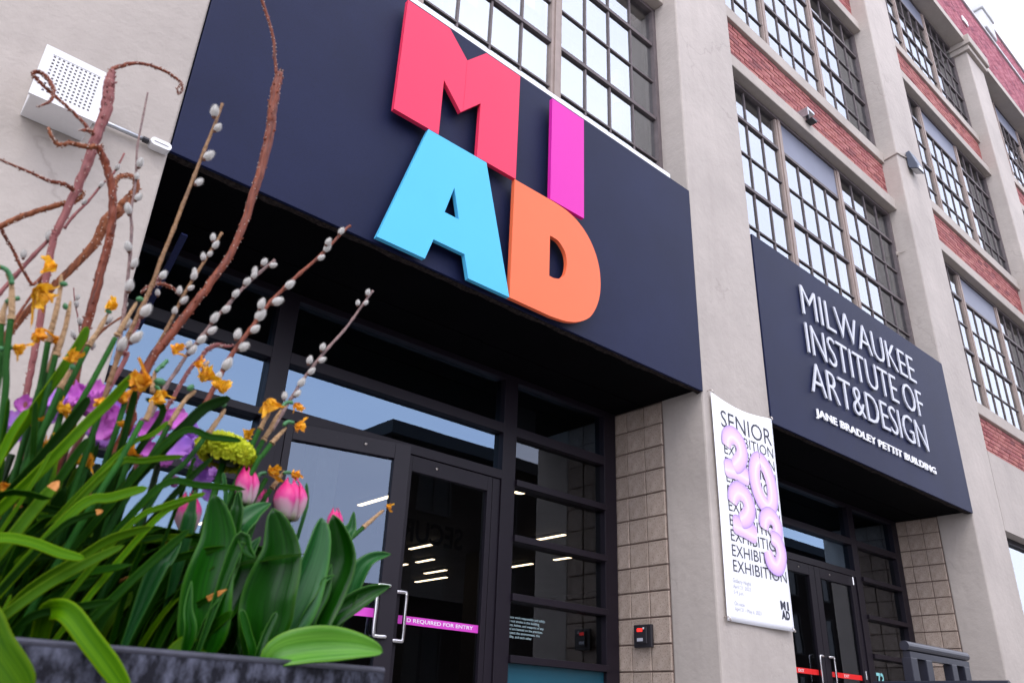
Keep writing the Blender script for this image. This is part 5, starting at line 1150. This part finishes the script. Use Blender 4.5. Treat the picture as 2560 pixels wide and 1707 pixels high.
# ------------------------------------------------------------------ pussy willow stems
cat_mesh = []
for k in range(4):
    r = random.Random(900+k); mb = MB(); U, V = 9, 12
    for i in range(U+1):
        t = i/U; rr = .5*(math.sin(math.pi*(t*.98+.01))**.62)*(1.06-.25*t)
        for j in range(V):
            an = 2*math.pi*j/V; mb.v.append((rr*math.cos(an), rr*math.sin(an), t*1.55-.1))
    for i in range(U):
        for j in range(V): mb.f.append((i*V+j, i*V+(j+1) % V, (i+1)*V+(j+1) % V, (i+1)*V+j))
    mb.f.append(tuple(range(V-1, -1, -1))); mb.f.append(tuple(U*V+j for j in range(V)))
    for h in range(750):
        t = r.uniform(.04, .98); an = r.uniform(0, 6.283); rr = .5*(math.sin(math.pi*(t*.98+.01))**.62)*(1.06-.25*t); c = Vector((rr*math.cos(an), rr*math.sin(an), t*1.55-.1)); d_ = Vector((math.cos(an), math.sin(an), .9)).normalized(); s_ = Vector((-math.sin(an), math.cos(an), 0))*.011; l_ = r.uniform(.10, .30)
        q0 = len(mb.v); mb.v += [tuple(c-s_-d_*.03), tuple(c+s_-d_*.03), tuple(c+d_*l_)]; mb.f.append((q0, q0+1, q0+2))
    me = mb.mesh('catkin'); me.materials.append(MATS['catkin'])
    for p in me.polygons: p.use_smooth = True
    cat_mesh.append(me)
scale_mesh = MB().tube([(0, 0, -.28), (0, 0, -.12), (.03, 0, .12), (.1, 0, .3)], [.12, .26, .26, .05], 8).mesh('bud_scale'); scale_mesh.materials.append(MATS['catkin_scale'])
def pussy(label, stem_f, pts, w0, w1, Y, cats, mt='bark_olive', rooted=True):
    T_ = thing('pussy_willow', label, 'branch', 'pussy willow stems')
    P_ = list(reversed(pts)); p = [onY(*(stem_f(*q_) if len(q_) == 2 else q_[2](q_[0], q_[1])), Y) for q_ in P_]
    if rooted and p[0].z < .35: p = [Vector((p[0].x-(p[0].z-SOIL)*.3, min(Y, 1.36), SOIL-.01))]+p
    S = spline(p, 6); N = len(S)
    rad = [(w0+(w1-w0)*i/N)/2*mpp(S[i])*(1+.25*(i % 6 == 0)) for i in range(N)]
    MB().tube(S, rad, 8, lump=.15, seed=N).build('stem', mt, T_, smooth=True)
    for (f, x, y, ln_) in cats:
        c = onY(*f(x, y), Y-.006+rng.uniform(-.01, .004)); j = min(range(N), key=lambda i: (S[i]-c).length); tg = (S[min(j+1, N-1)]-S[max(j-1, 0)]).normalized()
        out_ = (c-S[j]); d_ = (tg*1.0+out_.normalized()*.55).normalized() if out_.length > 1e-4 else tg
        s_ = ln_*mpp(c)/1.6
        o = bpy.data.objects.new('catkin', rng.choice(cat_mesh)); col.objects.link(o); o.parent = T_
        o.scale = (s_*rng.uniform(.98, 1.12), s_*1.0, s_*rng.uniform(.95, 1.08)); o.rotation_euler = d_.to_track_quat('Z', 'Y').to_euler(); o.location = c-d_*s_*.68
        b = bpy.data.objects.new('bud_scale', scale_mesh); col.objects.link(b); b.parent = o
    return T_
def cl(f, L_): return [(f, *c) for c in L_]
pussy('olive pussy willow stem with a bare tip over the navy canopy', Q1, [(1520, 712), (1470, 850), (1400, 1020), (1330, 1200), (1250, 1400), (1190, 1559), (1100, 220, Q4), (1040, 390, Q4), (960, 560, Q4), (880, 730, Q4), (820, 850, Q4), (750, 1050, Q4), (700, 1200, Q4)], 13, 7, 1.17, cl(Q1, [(1468, 762, 32), (1490, 873, 27), (1428, 1066, 34), (1360, 1246, 27)]) + cl(Q4, [(1115, 322, 27), (998, 565, 40), (930, 750, 38), (836, 796, 40)]))
pussy('grey-brown pussy willow stem at the edge of the beige wall', Q1, [(1010, 635), (980, 790), (940, 1000), (932, 1150), (920, 1300), (895, 1450), (900, 1559), (890, 180, Q4), (868, 400, Q4), (850, 560, Q4), (815, 790, Q4), (790, 900, Q4)], 10, 4, 1.2, cl(Q1, [(958, 1115, 27), (945, 1350, 26), (877, 1430, 30), (935, 1205, 20)]) + cl(Q4, [(876, 125, 30), (920, 242, 28), (885, 396, 33), (868, 655, 30)]), 'bark_grey')
pussy('pussy willow stem with paired catkins left of the dark red branch', Q4, [(1517, 35), (1430, 175), (1330, 335), (1255, 460), (1200, 570), (1140, 690), (1080, 800), (1030, 900), (960, 1050)], 10, 7, 1.2, cl(Q4, [(1457, 65, 22), (1474, 117, 24), (1390, 197, 23), (1435, 177, 20), (1330, 296, 20), (1328, 326, 27), (1228, 426, 24), (1305, 410, 20), (1257, 495, 26), (1195, 566, 22), (1078, 441, 20), (1012, 905, 15)]))
pussy('pussy willow stem curving right at its tip before the dark soffit', Q4, [(1878, 222), (1780, 300), (1680, 392), (1570, 512), (1480, 612), (1380, 740), (1290, 852), (1210, 972), (1130, 1090), (1020, 1310)], 11, 7, 1.19, cl(Q4, [(1808, 232, 24), (1867, 255, 22), (1742, 293, 22), (1738, 322, 22), (1690, 366, 26), (1612, 450, 26), (1545, 556, 28), (1466, 617, 31), (1450, 702, 28), (1380, 762, 31), (1293, 796, 24), (1315, 835, 30)]), 'bark_grey')
pussy('long reddish pussy willow stem reaching the canopy edge', Q4, [(2395, -15), (2350, 20), (2200, 180), (2050, 310), (1950, 405), (1850, 505), (1780, 595), (1710, 695), (1630, 800), (1560, 905), (1490, 1040), (1400, 1210)], 14, 6, 1.16, cl(Q4, [(2335, 20, 24), (2245, 95, 23), (2237, 138, 26), (2196, 202, 22), (1980, 388, 30), (1900, 500, 34), (1788, 520, 31), (1780, 596, 38), (1745, 690, 30), (1625, 726, 30), (1665, 811, 36), (1553, 932, 37), (1492, 1018, 28)]), 'bark_red')
pussy('rightmost pussy willow stem standing free before the dark soffit', QQ, [(197, 430), (130, 520), (60, 620), (0, 700), (2250, 812, Q4), (2150, 932, Q4), (2070, 1040, Q4), (1990, 1165, Q4), (1930, 1265, Q4), (1860, 1380, Q4)], 10, 5, 1.18, cl(QQ, [(163, 440, 19), (95, 510, 18), (150, 512, 16)]) + cl(Q4, [(2207, 812, 24), (2118, 902, 25), (2202, 902, 23), (2130, 978, 24), (2062, 1056, 28), (1946, 1146, 24), (2036, 1130, 24)]), 'bark_grey')
pussy('thin pale pussy willow twig against the beige wall', K1, [(722, 470), (735, 620), (765, 760), (780, 880), (790, 1000), (800, 1150)], 5, 2.5, 1.3, cl(K1, [(762, 563, 16), (750, 622, 19), (783, 792, 22), (718, 925, 23), (915, 1038, 18)]), 'bark_mauve')
pussy('short pussy willow twig pointing right at the wall edge', K1, [(1215, 740), (1160, 775), (1030, 865), (940, 955), (880, 1040)], 8, 4, 1.28, cl(K1, [(1070, 785, 22), (1230, 640, 16)]), 'bark_tan')
pussy('mauve twig with one catkin at the upper left edge', K1, [(495, -20), (330, 150), (150, 350), (0, 520), (-60, 600)], 12, 9, 1.3, cl(K1, [(232, 140, 24)]), 'bark_mauve')
pussy('slender twig with small catkins behind the brown willow fork', Q1, [(850, 1050), (780, 1180), (700, 1260), (600, 1380), (500, 1480), (440, 1559)], 8, 4, 1.3, cl(Q1, [(805, 1143, 20), (695, 1262, 18), (578, 1380, 17), (340, 1611, 30)]), 'bark_mauve', False)
